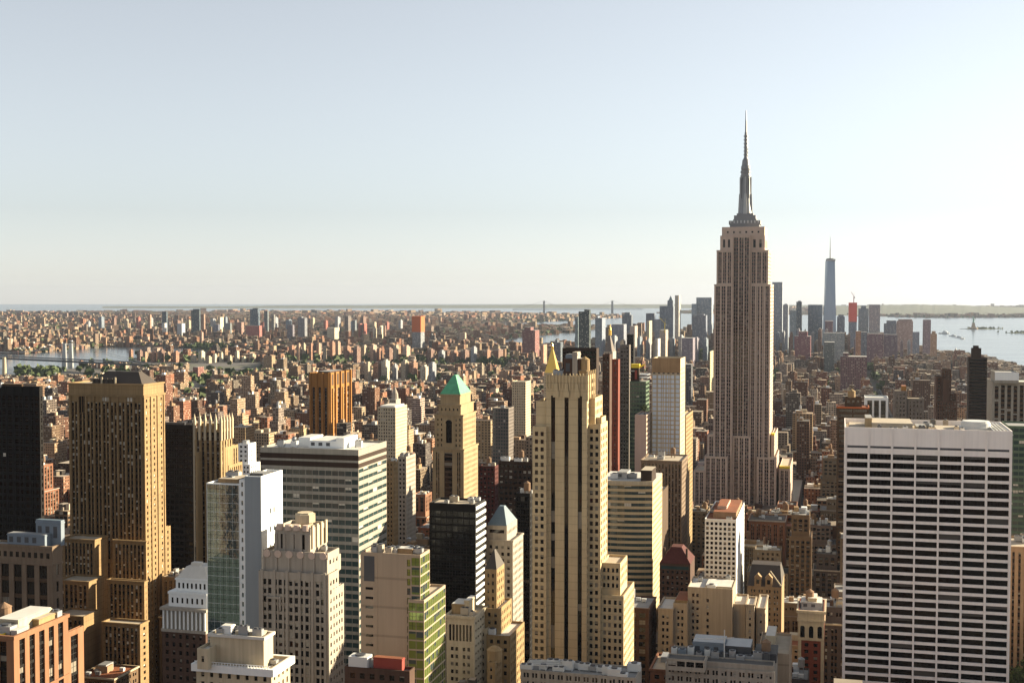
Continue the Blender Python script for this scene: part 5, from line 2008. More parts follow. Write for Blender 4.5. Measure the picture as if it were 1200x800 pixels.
# downtown, right of the spired skyscraper; some haze put into bluish wall colours
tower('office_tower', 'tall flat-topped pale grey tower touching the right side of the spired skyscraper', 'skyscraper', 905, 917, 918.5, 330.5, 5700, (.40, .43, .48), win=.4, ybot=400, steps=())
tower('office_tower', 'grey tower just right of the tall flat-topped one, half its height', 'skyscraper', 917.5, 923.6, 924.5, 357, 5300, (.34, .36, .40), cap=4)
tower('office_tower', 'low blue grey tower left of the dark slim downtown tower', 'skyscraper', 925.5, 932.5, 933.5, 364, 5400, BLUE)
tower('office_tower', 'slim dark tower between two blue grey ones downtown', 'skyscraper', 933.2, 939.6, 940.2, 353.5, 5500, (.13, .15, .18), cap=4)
tower('office_tower', 'broad blue grey slab left of the glass tower with the needle', 'skyscraper', 947, 964, 965.6, 357, 5550, (.25, .28, .34), win=.35, ybot=395)
tower('office_tower', 'dark grey tower with arched top right of the needle-topped glass tower', 'skyscraper', 981, 990, None, 371, 5500, (.17, .19, .24), steps=((.15, .85, 368.5),))
tower('office_tower', 'stepped dark grey tower behind the red construction tower', 'skyscraper', 1006, 1018, None, 361.5, 5600, (.24, .27, .31), steps=((.25, .75, 358),), ybot=400)
tower('office_tower', 'wide grey tower with dark top edge, tallest at the right end of downtown', 'skyscraper', 1018.5, 1031.5, None, 358.5, 5400, (.38, .39, .40), steps=((0, 1, 356.8),), ybot=398)
tower('office_tower', 'dark blue tower stepped on its left beside the rosy tower', 'skyscraper', 1036, 1051, None, 379, 5200, (.19, .21, .26), steps=((.2, .95, 375.5),), ybot=405)
tower('office_tower', 'broad rosy brown tower near the harbour shore', 'skyscraper', 1051, 1070, None, 376, 5000, (.46, .33, .29), steps=((.1, .95, 374),), ybot=408)
tower('office_tower', 'short grey tower right of the broad rosy one', 'skyscraper', 1070, 1077.5, None, 389, 4900, (.28, .30, .36), ybot=412)
tower('office_tower', 'slim mauve tower with thin rooftop rail near the harbour', 'skyscraper', 1082, 1091, None, 374.5, 4900, (.34, .25, .27), ybot=412)
tower('apartment_tower', 'small orange tower at the harbour edge lit by the sun', 'apartment building', 1091, 1098, None, 391, 4600, (.55, .33, .2), steps=((.2, .8, 388),), ybot=414)
tower('office_block', 'maroon bulky block with a stepped top below the downtown towers', 'office building', 931, 950, 954, 394, 4300, (.27, .12, .13), steps=((.25, .8, 388.5),), ybot=415)
tower('office_tower', 'brown tower in front of the needle-topped glass tower', 'office building', 967, 976, 979, 376, 5000, (.23, .14, .16), ybot=405)
tower('office_block', 'maroon wide block right of the red construction tower', 'office building', 1014, 1035, None, 391, 4300, (.24, .14, .16), ybot=415, d=40)
tower('office_block', 'dark grey green block left of the slim orange brick tower', 'office building', 966, 978, 979, 401, 3900, (.16, .17, .16), ybot=428)
tower('brick_tower', 'slim orange brick tower below the red construction tower', 'apartment building', 1003, 1009, None, 388, 3900, (.5, .26, .16), ybot=420)
tower('office_tower', 'slim blue grey tower right of the slim orange brick tower', 'office building', 1009.5, 1016, None, 389, 4000, (.18, .21, .26), ybot=420)
tower('office_block', 'pale greenish glass block in front of the needle-topped tower', 'office building', 965, 990, None, 390, 4100, (.36, .38, .38), ybot=400, d=40)
tower('office_block', 'dark plum block at the foot of the rosy brown tower', 'office building', 1036, 1052, None, 392, 4400, (.19, .15, .18), ybot=415)
tower('office_block', 'long maroon block in front of the downtown towers', 'warehouse', 985, 1016, None, 418, 3000, (.20, .11, .11), ybot=440, d=60, steps=((.1, .3, 414),))
# downtown, left of the spired skyscraper; bluish walls again carry some haze
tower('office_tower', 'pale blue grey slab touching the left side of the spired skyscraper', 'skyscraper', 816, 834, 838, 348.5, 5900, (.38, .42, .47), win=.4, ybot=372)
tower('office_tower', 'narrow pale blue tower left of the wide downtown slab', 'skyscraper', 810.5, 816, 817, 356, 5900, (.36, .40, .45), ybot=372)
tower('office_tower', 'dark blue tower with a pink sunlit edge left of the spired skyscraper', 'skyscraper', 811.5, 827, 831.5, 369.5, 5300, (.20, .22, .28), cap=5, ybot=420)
tower('apartment_tower', 'tall rippled silver tower with bright vertical stripes left of the spired skyscraper', 'skyscraper', 791, 795.5, 803, 346, 5200, (.50, .46, .40), ybot=395, mark='the rippled tower')
o = tower('office_tower', 'dark stepped tower with a pointed spire left of the rippled silver tower', 'skyscraper', 773, 789, 791, 358.5, 5700, (.20, .23, .28), steps=((.55, .95, 352),), ybot=385)
tower('office_tower', 'dark blue squat tower among the left downtown towers', 'skyscraper', 757, 767, 768, 367, 5800, (.18, .20, .25), ybot=382)
tower('office_tower', 'dark grey tower with stepped cap in front of the bay', 'skyscraper', 729, 740, 741.5, 369, 5600, (.17, .19, .23), steps=((.25, .8, 366),), ybot=385)
tower('office_block', 'wide grey tower with a sunlit cream edge below the stepped-cap tower', 'office building', 717, 731, 738, 380, 5000, (.28, .29, .34), ybot=405)
tower('office_tower', 'cream tower with rosy right edge between grey downtown towers', 'office building', 738, 744, 752, 382, 4900, (.52, .42, .36), ybot=400)
tower('apartment_tower', 'cream slab tower with a slanted bright sunlit side', 'apartment building', 758, 761, 768, 376, 4700, (.56, .48, .34), ybot=408)
tower('apartment_tower', 'cream twin-striped tower left of the rippled silver tower', 'apartment building', 773, 780, 788, 386.5, 4400, (.50, .42, .34), ybot=410)
tower('office_tower', 'grey tower with a sunlit edge in front of the left downtown group', 'office building', 767, 774, 775, 374, 5200, (.25, .27, .32), ybot=400)
tower('apartment_tower', 'small white tower with a sunlit edge among the left downtown towers', 'apartment building', 768.5, 771, 774, 397, 3900, (.60, .57, .52), ybot=420)
tower('office_block', 'dark mauve block right of the blue-windowed white tower', 'office building', 799, 812, 815, 396, 4300, (.26, .22, .26), ybot=420)
tower('apartment_tower', 'narrow golden tower with sunlit side hugging the spired skyscraper', 'apartment building', 831, 832.5, 836, 412, 2600, (.55, .46, .28), ybot=445)
tower('office_block', 'small charcoal tower right of the blue-windowed white tower', 'office building', 802, 810, 812, 427, 2300, (.08, .08, .09), ybot=448)
tower('glass_tower', 'dark slanted-top glass tower with a pale left edge in front of the bay', 'skyscraper', 678, 690.5, 692.5, 365, 4400, (.05, .07, .07), steps=((.5, 1, 362.5),), win=.45, ybot=408, mark='the slanted glass tower')
tower('glass_tower', 'pale blue strip tower joined to the dark slanted glass tower', 'skyscraper', 674, 677.6, 678, 371, 4450, (.32, .40, .44), win=.4, ybot=408)
tower('apartment_tower', 'grey blue tower with a sunlit cream right side and rooftop boxes', 'apartment building', 697.5, 705.5, 712, 372.5, 4500, (.27, .30, .36), steps=((.1, .3, 370.5),), ybot=412)
tower('brick_block', 'dark red bulky brick tower standing alone in front of the river', 'apartment building', 612, 627, 632, 387, 4600, (.26, .12, .11), steps=((.1, .6, 383.5),), ybot=408)
tower('brick_block', 'salmon brick tower right of the dark red bulky one', 'apartment building', 634, 637, 641, 404, 4000, (.55, .3, .2), ybot=418)
tower('office_block', 'dark blue block right of the gilded pyramid', 'office building', 648, 657, 660, 401, 4100, (.13, .15, .18), steps=((.2, .5, 398),), ybot=412)
# brooklyn skyline
o = tower('tower_block', 'grey glass tower under an orange netted top, alone on the left skyline', 'skyscraper', 483, 493, 497.5, 389, 5600, (.30, .31, .33), win=.4, ybot=405, mark='the orange-topped tower')
NET = o
tower('glass_tower', 'dark teal tower left of a brown one on the far left skyline', 'skyscraper', 224, 233.5, 235, 363.5, 7600, (.07, .10, .12), steps=((.2, 1, 362),), win=.4, ybot=392)
tower('apartment_tower', 'brown tower touching the dark teal one on the far left skyline', 'apartment building', 235, 239, 240.5, 368, 7700, (.36, .22, .16), ybot=388)
tower('glass_tower', 'wide dark blue tower of the middle left skyline', 'skyscraper', 293, 302, 304.5, 362, 8200, (.10, .14, .19), steps=((.3, 1, 361),), win=.4, ybot=380)
tower('apartment_tower', 'slim dark tower just right of the wide dark blue one', 'skyscraper', 309.5, 313.5, 315, 364, 8200, (.14, .16, .17), ybot=385)
tower('apartment_tower', 'slim grey brown tower, second right of the wide dark blue one', 'skyscraper', 318, 321, 322.5, 368.5, 8000, (.22, .21, .20), ybot=388)
tower('glass_tower', 'dark blue tower above a white one on the far left skyline', 'skyscraper', 190, 195, 196, 365, 7700, (.09, .12, .15), ybot=380)
tower('apartment_tower', 'small white tower in front of a dark blue one on the far left skyline', 'apartment building', 190, 193, 195.5, 378.5, 7200, (.6, .58, .55), ybot=393)
tower('apartment_tower', 'slim brown tower, leftmost of the far left skyline', 'apartment building', 173.5, 176, 177.5, 368.5, 7600, (.42, .26, .18), ybot=388)
tower('office_block', 'blank grey slab between dark towers on the far left skyline', 'office building', 207.5, 213, 217, 379, 7200, (.33, .34, .36), win=0, ybot=395)
tower('apartment_tower', 'bright cream tower beside a slate one on the left skyline', 'apartment building', 256, 258, 262, 371.5, 7800, (.62, .56, .42), ybot=390)
tower('office_tower', 'slate tower left of the bright cream one on the left skyline', 'office building', 250, 256, 257, 380, 7400, (.17, .18, .24), ybot=398)
tower('office_tower', 'grey green tower right of the bright cream one on the left skyline', 'office building', 264, 270, 271.5, 378.5, 7500, (.22, .24, .24), ybot=396)
tower('brick_block', 'wide rust red slab below the wide dark blue skyline tower', 'apartment building', 288, 304, 307, 381.5, 7000, (.36, .13, .11), win=.2, ybot=395)
tower('apartment_tower', 'rust brown tower left of the wide rust red slab', 'apartment building', 277, 283, 286, 377.5, 7300, (.33, .19, .15), ybot=393)
tower('office_tower', 'grey twin-stepped tower above the middle brick rows', 'office building', 349, 357, 360, 372.5, 7000, (.22, .22, .24), steps=((0, .5, 371),), ybot=398)
tower('office_tower', 'dark mauve tower left of the twin-stepped grey one', 'office building', 336.5, 343, 345, 380.5, 6600, (.19, .17, .20), ybot=400)
tower('apartment_tower', 'dark brown slim tower with a tan edge on the middle skyline', 'apartment building', 404, 408, 411, 370, 7300, (.17, .14, .13), ybot=392)
tower('apartment_tower', 'slate tower touching the dark brown slim one', 'apartment building', 412.5, 416, 418, 375, 7200, (.16, .18, .20), ybot=392)
tower('office_tower', 'cream curved-front block on the middle skyline', 'office building', 383, 392, 399, 384, 6600, (.55, .48, .36), ybot=396)
for i, (a, c, e, yt, cc) in enumerate([(420, 422, 424.5, 379, RED), (425.5, 427, 430, 379, RED), (437, 438.5, 441.5, 384.5, CREAM), (444.5, 446, 449, 381.5, CREAM), (449.5, 451, 452.5, 381.5, BROWN)]):
    tower('apartment_tower', ['small red tower, left of a red pair on the middle skyline', 'small red tower, right of a red pair on the middle skyline', 'lowest of three cream towers left of the orange-topped tower',
                              'cream tower in the middle of three left of the orange-topped tower', 'brown tower right of the cream ones, left of the orange-topped tower'][i], 'apartment building', a, c, e, yt, 6700, cc, ybot=398)
tower('apartment_tower', 'rust brick chimney-like tower rising from the far left brick rows', 'apartment building', 234, 236.5, 238.5, 389, 6000, (.42, .26, .2), ybot=420)
tower('brick_tower', 'dark brick tower with a mint green right foot among left rooftops', 'apartment building', 226, 232, 239, 430, 3700, (.25, .11, .09), ybot=452)
# rows of brick housing slabs, each a thing
g = random.Random(5)
for grp, x0, x1, yt, Y, n, cols, ht in (('cream housing slabs beyond the golden tower', 222, 300, 415, 4700, 9, [CREAM, (.62, .55, .40), TAN], 17), ('brick housing slabs left of the orange tower', 338, 400, 404, 4900, 8, [BRICK, (.45, .28, .2), TAN], 18),
                                        ('brick housing slabs below the orange-topped tower', 402, 480, 408, 4700, 8, [BRICK, BROWN, TAN, (.5, .34, .26)], 14), ('housing slabs right of the orange tower', 425, 512, 426, 3700, 8, [TAN, BRICK, CREAM, GREY], 18),
                                        ('brown housing blocks by the river', 150, 210, 411, 4700, 7, [BRICK, BROWN, (.42, .26, .17)], 15), ('tan housing blocks above the hip-roofed tower', 92, 150, 424, 4300, 8, [BRICK, TAN, (.45, .26, .18)], 12),
                                        ('low blocks before the right downtown towers', 908, 1000, 389, 4900, 11, [BLUE, GREY, BROWN, (.3, .27, .3)], 20), ('mauve blocks at the foot of the rosy tower', 1000, 1072, 396, 4500, 8, [(.26, .2, .22), GREY, BROWN], 18),
                                        ('low blocks before the left downtown towers', 716, 832, 397, 4500, 12, [GREY, TAN, (.3, .27, .31), BLUE], 20), ('far towers on the left skyline', 100, 480, 374, 8600, 26, [GREY, BLUE, BROWN, TAN, RED], 12),
                                        ('brown slabs between the bridge and the pyramid tower', 500, 590, 409, 4700, 7, [BROWN, GREY, BRICK], 14)):
    for i in range(n):
        xa = x0 + (x1 - x0) * i / n + g.uniform(0, 2)
        w = min(7.5, (x1 - x0) / n * g.uniform(.3, .5)) * (.55 if Y > 8000 else 1)
        col = cols[i % len(cols)]
        cn = {BLUE: 'blue grey', RED: 'rust red', CREAM: 'cream', TAN: 'tan', BRICK: 'brick red', BROWN: 'dark brown', GREY: 'grey'}.get(col, 'pale brown')
        tower('apartment_block', '%s slab, %s of its row: %s' % (cn, ('leftmost', 'second', 'third', 'fourth', 'fifth', 'sixth', 'seventh', 'eighth', 'ninth', 'tenth', 'eleventh', 'twelfth', 'thirteenth', 'fourteenth', 'fifteenth', 'sixteenth', 'seventeenth', 'eighteenth', 'nineteenth', 'twentieth', 'twenty-first', 'twenty-second', 'twenty-third', 'twenty-fourth', 'twenty-fifth', 'twenty-sixth')[i] if i else 'leftmost', grp), 'apartment building', xa, xa + w, xa + w * 1.9,
              yt + g.uniform(-3, 4), Y + g.uniform(-60, 60), col, cap=5, ybot=yt + ht, group=grp)

# the orange netting and small crane on the lone tower
t = NET
X, Yw = t.location.x, t.location.y
me = t.data
hw = max(v.co.x for v in me.vertices)
hd = max(v.co.y for v in me.vertices)
zt = height_at(389, 5600)
m = MB()
m.box(-hw - 1, hw + 1, -hd - 1, hd + 1, zt + .02, height_at(372.5, 5600))
m.box(-hw - 1.4, hw + 1.4, -hd - 1.4, hd + 1.4, height_at(372.5, 5600), height_at(370.5, 5600))
o = m.build('netting', 'orange_net', t)
o['label'] = 'orange safety netting round the unfinished top'


def crane(label, px, py_top, py_bot, Y, jib, mat, sgn=1):
    k = slopes(px, py_bot)[0]
    z0, z1 = height_at(py_bot, Y), height_at(py_top, Y)
    root = empty('tower_crane', (k * Y, Y, z0))
    tag(root, label, 'crane')
    h = z1 - z0
    m = MB()
    m.box(-1.2, 1.2, -1.2, 1.2, 0, h * .55)
    m.build('mast', mat, root)
    m = MB()
    m.bar((-sgn * jib * .25, 0, h * .5), (sgn * jib, 0, h), .9)
    m.bar((0, 0, h * .55), (-sgn * jib * .1, 0, h * .85), .5)
    m.bar((-sgn * jib * .1, 0, h * .85), (sgn * jib * .7, 0, h * .88), .25)
    m.build('jib', mat, root)
    m = MB()
    m.box(-sgn * jib * .25 - 2, -sgn * jib * .25 + 2, -1.5, 1.5, h * .42, h * .52)
    m.build('counterweight', 'metal_grey', root)


crane('small crane on top of the orange-netted tower', 493, 362, 370.5, 5600, 9, 'metal_grey', 1)
# red construction tower with crane
o = tower('construction_tower', 'grey tower whose upper half is wrapped red, crane on top, downtown', 'skyscraper', 994.5, 1004, None, 377, 5300, (.22, .24, .30), ybot=402, mark='the red construction tower')
hw, hd = max(v.co.x for v in o.data.vertices), max(v.co.y for v in o.data.vertices)
m = MB()
m.box(-hw - .8, hw + .8, -hd - .8, hd + .8, height_at(377, 5300) + .02, height_at(354.5, 5300))
p = m.build('red_wrap', 'red_wrap' if 'red_wrap' in MAT else plain('red_wrap', (.62, .12, .09), .8), o)
crane('red luffing crane on the red-wrapped downtown tower', 1000.5, 342, 354.5, 5320, 12, 'red_paint', -1)
crane('pale tower crane beside the cream slab among the left downtown towers', 779, 371, 390, 4380, 22, 'yellow_paint', -1)
crane('yellow crane leaning over the green construction tower', 744, 427, 441, 1125, 9, 'yellow_paint', 1)


# the needle-topped glass tower
def needle_tower():
    Y = 5450
    b = Bld('glass_tower', 'tapering blue glass tower with a needle mast, tallest of downtown', 'skyscraper', Y, 'grey_stone')
    s0, s1, t0, t1, z = b.solve(964, 980, 981, 395, Y, 60)
    sc, tc = (s0 + s1) / 2, (t0 + t1) / 2
    X, Yw = from_grid(sc, tc)
    root = empty('glass_tower', (X, Yw, 0), -GA)
    tag(root, b.label, b.cat)
    h = (s1 - s0) / 2
    zb, zt = 56, height_at(305.5, Y)
    m = MB()
    m.box(-h, h, -h, h, 0, zb)
    A = [(-h, -h, zb), (h, -h, zb), (h, h, zb), (-h, h, zb)]
    q = h * .98
    B = [(0, -q, zt), (q, 0, zt), (0, q, zt), (-q, 0, zt)]
    q *= .72
    B = [(-q * .55, -q, zt), (q, -q * .2, zt), (q * .4, q, zt), (-q, q * .3, zt)]
    for i in range(4):
        j = (i + 1) % 4
        m.tri(A[i], A[j], B[i])
        m.tri(A[j], B[j], B[i])
    m.quad(*B)
    m.build('facade', 'glass_blue_pale' if 'glass_blue_pale' in MAT else glass('glass_blue_pale', (0.20, 0.27, 0.36), rough=0.15, ior=1.7), root)
    m = MB()
    m.box(-q * .9, q * 1.1, -q * .8, q * .8, zt + .01, zt + 8)
    m.cyl(0, 0, zt + 8, zt + 11, q * .6, q * .8, 16)
    m.build('crown', 'metal_grey', root)
    m = MB()
    m.cyl(0, 0, zt + 11, height_at(290, Y), 2.6, 1.8, 8)
    m.cyl(0, 0, height_at(290, Y), height_at(277, Y), 1.6, .6, 8)
    m.build('mast', 'mast_metal', root)
    HEROES.append(dict(rect=(s0, s1, t0, t1), px=(964, 980), ytop=277, ybot=398, Y=Y, mark='the needle-topped tower', root=root, z=zt))


needle_tower()
# spire on the dark stepped tower
for o in COL.objects:
    if o.get('label', '').startswith('dark stepped tower with a pointed spire'):
        m = MB()
        hw = max(v.co.x for v in o.data.vertices)
        zt = height_at(352, 5700)
        m.hip(hw * .2, hw * .8, -8, 8, zt, height_at(346.5, 5700), hw * .28, 7)
        m.build('spire', 'slate_blue', o)


# ------------------------------------------------------------------ bridges, statue, boats
def suspension_bridge(name, label, towers, deck, zt, zd, wid, mat):
    """towers and deck ends given as world points on the ground"""
    (x0, y0), (x1, y1) = towers
    root = empty(name, ((x0 + x1) / 2, (y0 + y1) / 2, 0))
    ox, oy = root.location.x, root.location.y
    tag(root, label, 'bridge')
    d = Vector((x1 - x0, y1 - y0, 0)).normalized()
    nrm = Vector((-d.y, d.x, 0))
    for tx, ty in towers:
        m = MB()
        for s in (-1, 1):
            c = Vector((tx - ox, ty - oy, 0)) + nrm * s * wid * .45
            m.hip(c.x - wid * .3, c.x + wid * .3, c.y - wid * .3, c.y + wid * .3, 0, zt, wid * .1, wid * .1)
        c = Vector((tx - ox, ty - oy, 0))
        for z in (zd + (zt - zd) * .5, zt - 4):
            m.bar(tuple(c + nrm * wid * .4 + Vector((0, 0, z))), tuple(c - nrm * wid * .4 + Vector((0, 0, z))), wid * .08)
        m.build('tower', mat, root)
    m = MB()
    a, b_ = Vector((deck[0][0] - ox, deck[0][1] - oy, zd)), Vector((deck[1][0] - ox, deck[1][1] - oy, zd))
    for z, r in ((0, 2.2), (8, 1.2)):
        p, q = a + Vector((0, 0, z)), b_ + Vector((0, 0, z))
        m.quad(tuple(p - nrm * wid / 2), tuple(q - nrm * wid / 2), tuple(q + nrm * wid / 2), tuple(p + nrm * wid / 2))
        for s in (-1, 1):
            m.quad(tuple(p + nrm * s * wid / 2 - Vector((0, 0, r))), tuple(q + nrm * s * wid / 2 - Vector((0, 0, r))), tuple(q + nrm * s * wid / 2 + Vector((0, 0, r))), tuple(p + nrm * s * wid / 2 + Vector((0, 0, r))))
    m.build('deck', 'steel_dark' if mat == 'metal_grey' else mat, root)
    for s in (-1, 1):
        m = MB()
        T0, T1 = Vector((x0 - ox, y0 - oy, zt)) + nrm * s * wid * .45, Vector((x1 - ox, y1 - oy, zt)) + nrm * s * wid * .45
        pts = [a + nrm * s * wid * .45]
        pts += [T0.lerp(T1, i / 12) - Vector((0, 0, (zt - zd - 6) * (1 - (2 * i / 12 - 1) ** 2))) for i in range(13)]
        pts += [b_ + nrm * s * wid * .45]
        for p, q in zip(pts[:-1], pts[1:]):
            m.bar(tuple(p), tuple(q), wid * .03)
        m.build('cable', mat, root)


ta = at(79.5, 430)
tb = at(-70, 417)
suspension_bridge('suspension_bridge', 'grey steel suspension bridge over the river at the left, two-decked', (ta, tb), ((ta[0] + (ta[0] - tb[0]) * .5, ta[1] + (ta[1] - tb[1]) * .5), (tb[0] * 1.4, tb[1] * 1.05)),
                  height_at(402, ta[1]), height_at(420.5, ta[1]), 26, 'metal_grey')
va, vb = (16200 * slopes(637.5, 360)[0], 16200), (16600 * slopes(717.5, 360)[0], 16600)
suspension_bridge('suspension_bridge', 'faint far suspension bridge across the narrows, its two thin towers above the horizon', (va, vb), ((va[0] - 400, va[1]), (vb[0] + 400, vb[1])),
                  height_at(352.5, 16200), 70, 30, 'mast_metal')

# smokestack by the river
m = MB()
sx_, sy_ = at(5.2, 441)
m.cyl(0, 0, 0, height_at(418.5, sy_), 7, 5.2, 16)
o = m.build('smokestack', 'cream_stone', None, (sx_, sy_, 0))
tag(o, 'pale tapering smokestack at the left edge by the river', 'chimney')


def statue():
    x, y = LIBERTY_C[0] - 25, LIBERTY_C[1]
    x = y * slopes(1140.6, 390)[0]
    root = empty('statue', (x, y, 3.0))
    tag(root, 'tiny green robed statue with a raised torch on an island pedestal', 'statue')
    m = MB()
    m.cyl(0, 0, 0, 8, 34, 34, 11)
    m.hip(-14, 14, -14, 14, 8, 24, 4, 4)
    m.hip(-10, 10, -10, 10, 24, 47, 2.5, 2.5)
    m.build('pedestal', 'conc_pink', root)
    m = MB()
    prof = [(47, 7.0), (56, 6.2), (66, 5.2), (74, 5.6), (79, 4.6), (81, 1.6), (82.5, 2.4), (86, 2.3), (88, 1.2)]
    for (a, ra), (c, rc) in zip(prof[:-1], prof[1:]):
        m.cyl(0, 0, a, c, ra, rc, 12, sy=.8)
    m.bar((-4.4, 0, 77), (-6.6, -1, 88), 1.5, n=8)
    m.bar((-6.6, -1, 88), (-6.2, -1, 92), 1.0, n=8)
    m.cyl(-6.2, -1, 92, 94, 1.0, 2.0, 8)
    m.cyl(-6.2, -1, 94, 97, 1.4, 0, 8)
    m.bar((4.2, -1, 74), (5.2, -4, 68), 1.3, n=8)
    m.box(4.2, 7.2, -5.4, -4.0, 64, 71)
    for q in range(7):
        a = math.pi * q / 6
        m.bar((0, 0, 86.5), (3.6 * math.cos(a), 0, 86.5 + 3.6 * math.sin(a)), .3)
    m.build('figure', 'verdigris', root)


statue()


def boat(label, px, py, L, ang, cabin=True):
    x, y = at(px, py, .5)
    root = empty('boat', (x, y, .4), ang)
    tag(root, label, 'boat', 'boats in the bay')
    m = MB()
    W = L * .22
    P = [(-L / 2, -W / 2), (L * .25, -W / 2), (L / 2, 0), (L * .25, W / 2), (-L / 2, W / 2)]
    for i in range(5):
        j = (i + 1) % 5
        m.quad((P[i][0] * .93, P[i][1] * .8, 0), (P[j][0] * .93, P[j][1] * .8, 0), (*P[j], L * .09), (*P[i], L * .09))
    k = len(m.v)
    m.v += [(*p, L * .09) for p in P]
    m.f.append((k, k + 1, k + 2, k + 3, k + 4))
    m.m.append(0)
    m.build('hull', 'metal_white', root)
    m = MB()
    m.box(-L * .35, L * .12, -W * .36, W * .36, L * .092, L * .2)
    m.box(-L * .2, L * .05, -W * .25, W * .25, L * .201, L * .28)
    m.build('cabin', 'white_conc', root)


boat('white ferry with a long pale wake, nearest the downtown towers', 1106, 391, 70, 2.6)
boat('small white boat just right of the white ferry', 1116, 394, 45, 2.7)
boat('small white boat right of the pair, towards the statue', 1122.5, 395.5, 40, 2.9)
boat('tiny white boat alone left of the near-black tower', 1128, 397, 36, .4)
boat('dark small boat near the downtown shore', 1120, 410, 40, 1.2)
for px, py, L in ((1110, 391.8, 320), (1119, 394.6, 180), (1126, 396, 150)):
    x, y = at(px, py, .4)
    mb = MB()
    mb.quad((-L / 2, -6, 0), (L / 2, -14, 0), (L / 2, 14, 0), (-L / 2, 6, 0))
    o = mb.build('wake', 'white_conc', None, (x, y, .42))
    o['kind'] = 'stuff'


# ------------------------------------------------------------------ trees
def tree(label, x, y, z, h, seed, group=None):
    g = random.Random(seed)
    root = empty('tree', (x, y, z))
    tag(root, label, 'tree', group)
    m = MB()
    m.cyl(0, 0, 0, h * .45, h * .035, h * .022, 8)
    for q in range(6):
        a = g.uniform(0, 6.28)
        m.bar((0, 0, h * g.uniform(.25, .42)), (h * .25 * math.cos(a), h * .25 * math.sin(a), h * g.uniform(.55, .8)), h * .012, n=5)
    m.build('trunk', 'bark', root)
    m = MB()
    cl = [(g.gauss(0, .17) * h, g.gauss(0, .17) * h, h * g.uniform(.45, .95), h * g.uniform(.09, .17)) for _ in range(16)]
    for cx, cy_, cz, r in cl:
        for _ in range(55):
            v = Vector((g.gauss(0, 1), g.gauss(0, 1), g.gauss(0, 1))).normalized() * r * g.uniform(.6, 1.05)
            c = Vector((cx, cy_, cz)) + v
            e = Vector((g.gauss(0, 1), g.gauss(0, 1), g.gauss(0, 1))).normalized()
            f = e.cross(Vector((g.gauss(0, 1), g.gauss(0, 1), g.gauss(0, 1)))).normalized()
            k = h * .026
            m.quad(tuple(c - e * k - f * k), tuple(c + e * k - f * k), tuple(c + e * k + f * k), tuple(c - e * k + f * k))
    m.build('crown', 'leaves', root)


ps = HEROES
for hrec in HEROES:
    if hrec['mark'] == 'the pink slab':
        s0, s1, t0, t1 = hrec['rect']
        X, Yw = from_grid(s0 + (s1 - s0) * .75, t0 + 5)
        tree('small bushy roof tree growing on top of the pink slab', X, Yw, hrec['z'] - 1, 8, 3)
for i, (px, py, z, lb) in enumerate(((1193, 790, 0, 'yellow green tree, tallest of a clump in the bottom right corner'), (1200, 782, 0, 'tree cut by the frame in the bottom right corner'))):
    Y = 620
    tree(lb, slopes(px, py)[0] * Y, Y, height_at(py, Y) - 16, 20, 20 + i, 'trees in the bottom right corner')
    ped = 0


def clumps(name, pts, seed, size=(7, 12)):
    """tree cover too far off to count"""
    g = np.random.default_rng(seed)
    V, Fc = [], []
    for x, y, z in pts:
        r = g.uniform(*size)
        for _ in range(9):
            v = g.normal(size=3)
            v /= np.linalg.norm(v)
            c = np.array([x, y, z + r * .8]) + v * r * .7 * g.uniform(.4, 1)
            e = g.normal(size=3)
            e /= np.linalg.norm(e)
            f = np.cross(e, g.normal(size=3))
            f /= np.linalg.norm(f)
            k = len(V)
            q = r * .5
            V += [c - e * q - f * q, c + e * q - f * q, c + e * q + f * q, c - e * q + f * q]
            Fc.append((k, k + 1, k + 2, k + 3))
    me = bpy.data.meshes.new(name)
    me.from_pydata([tuple(v) for v in V], [], Fc)
    me.materials.append(MAT['leaves'])
    o = bpy.data.objects.new(name, me)
    COL.objects.link(o)
    o['kind'] = 'stuff'
    return o

# ------------------------------------------------------------------ the rest of the city, lot by lot
g = random.Random(77)
WALLS = [((.33, .17, .11), 'red-brown brick'), ((.40, .24, .16), 'brown brick'), ((.46, .35, .24), 'tan brick'), ((.56, .47, .35), 'cream'), ((.36, .33, .30), 'grey'), ((.24, .15, .11), 'dark brown'),
         ((.60, .57, .52), 'white'), ((.50, .40, .30), 'beige'), ((.17, .16, .17), 'charcoal'), ((.44, .22, .13), 'orange brick')]
WGT = [20, 16, 18, 15, 10, 9, 9, 12, 5, 6]
ROOFS = [(.10, .09, .085), (.30, .28, .26), (.52, .46, .38), (.66, .61, .54), (.22, .17, .14), (.40, .32, .25)]
hx = np.array([h['rect'] for h in HEROES])
hpx = np.array([h['px'] for h in HEROES], dtype=float)
hY = np.array([h['Y'] for h in HEROES])
hb = np.array([h['ybot'] for h in HEROES], dtype=float)


def zone_height(X, Y):
    px = 600 + F * X / Y
    if Y < 700:
        return g.uniform(30, 95)
    if Y < 1100:
        return min(110, max(18, g.lognormvariate(math.log(40), .45)))
    if Y < 1700:
        return min(100, max(15, g.lognormvariate(math.log(40), .45)))
    if Y < 2700:
        return min(90, max(12, g.lognormvariate(math.log(29), .5)))
    if px > 700 and Y > 3800:
        return min(120, max(14, g.lognormvariate(math.log(42), .5)))
    if g.random() < .07:
        return g.uniform(38, 62)
    return min(50, max(10, g.lognormvariate(math.log(18), .4)))


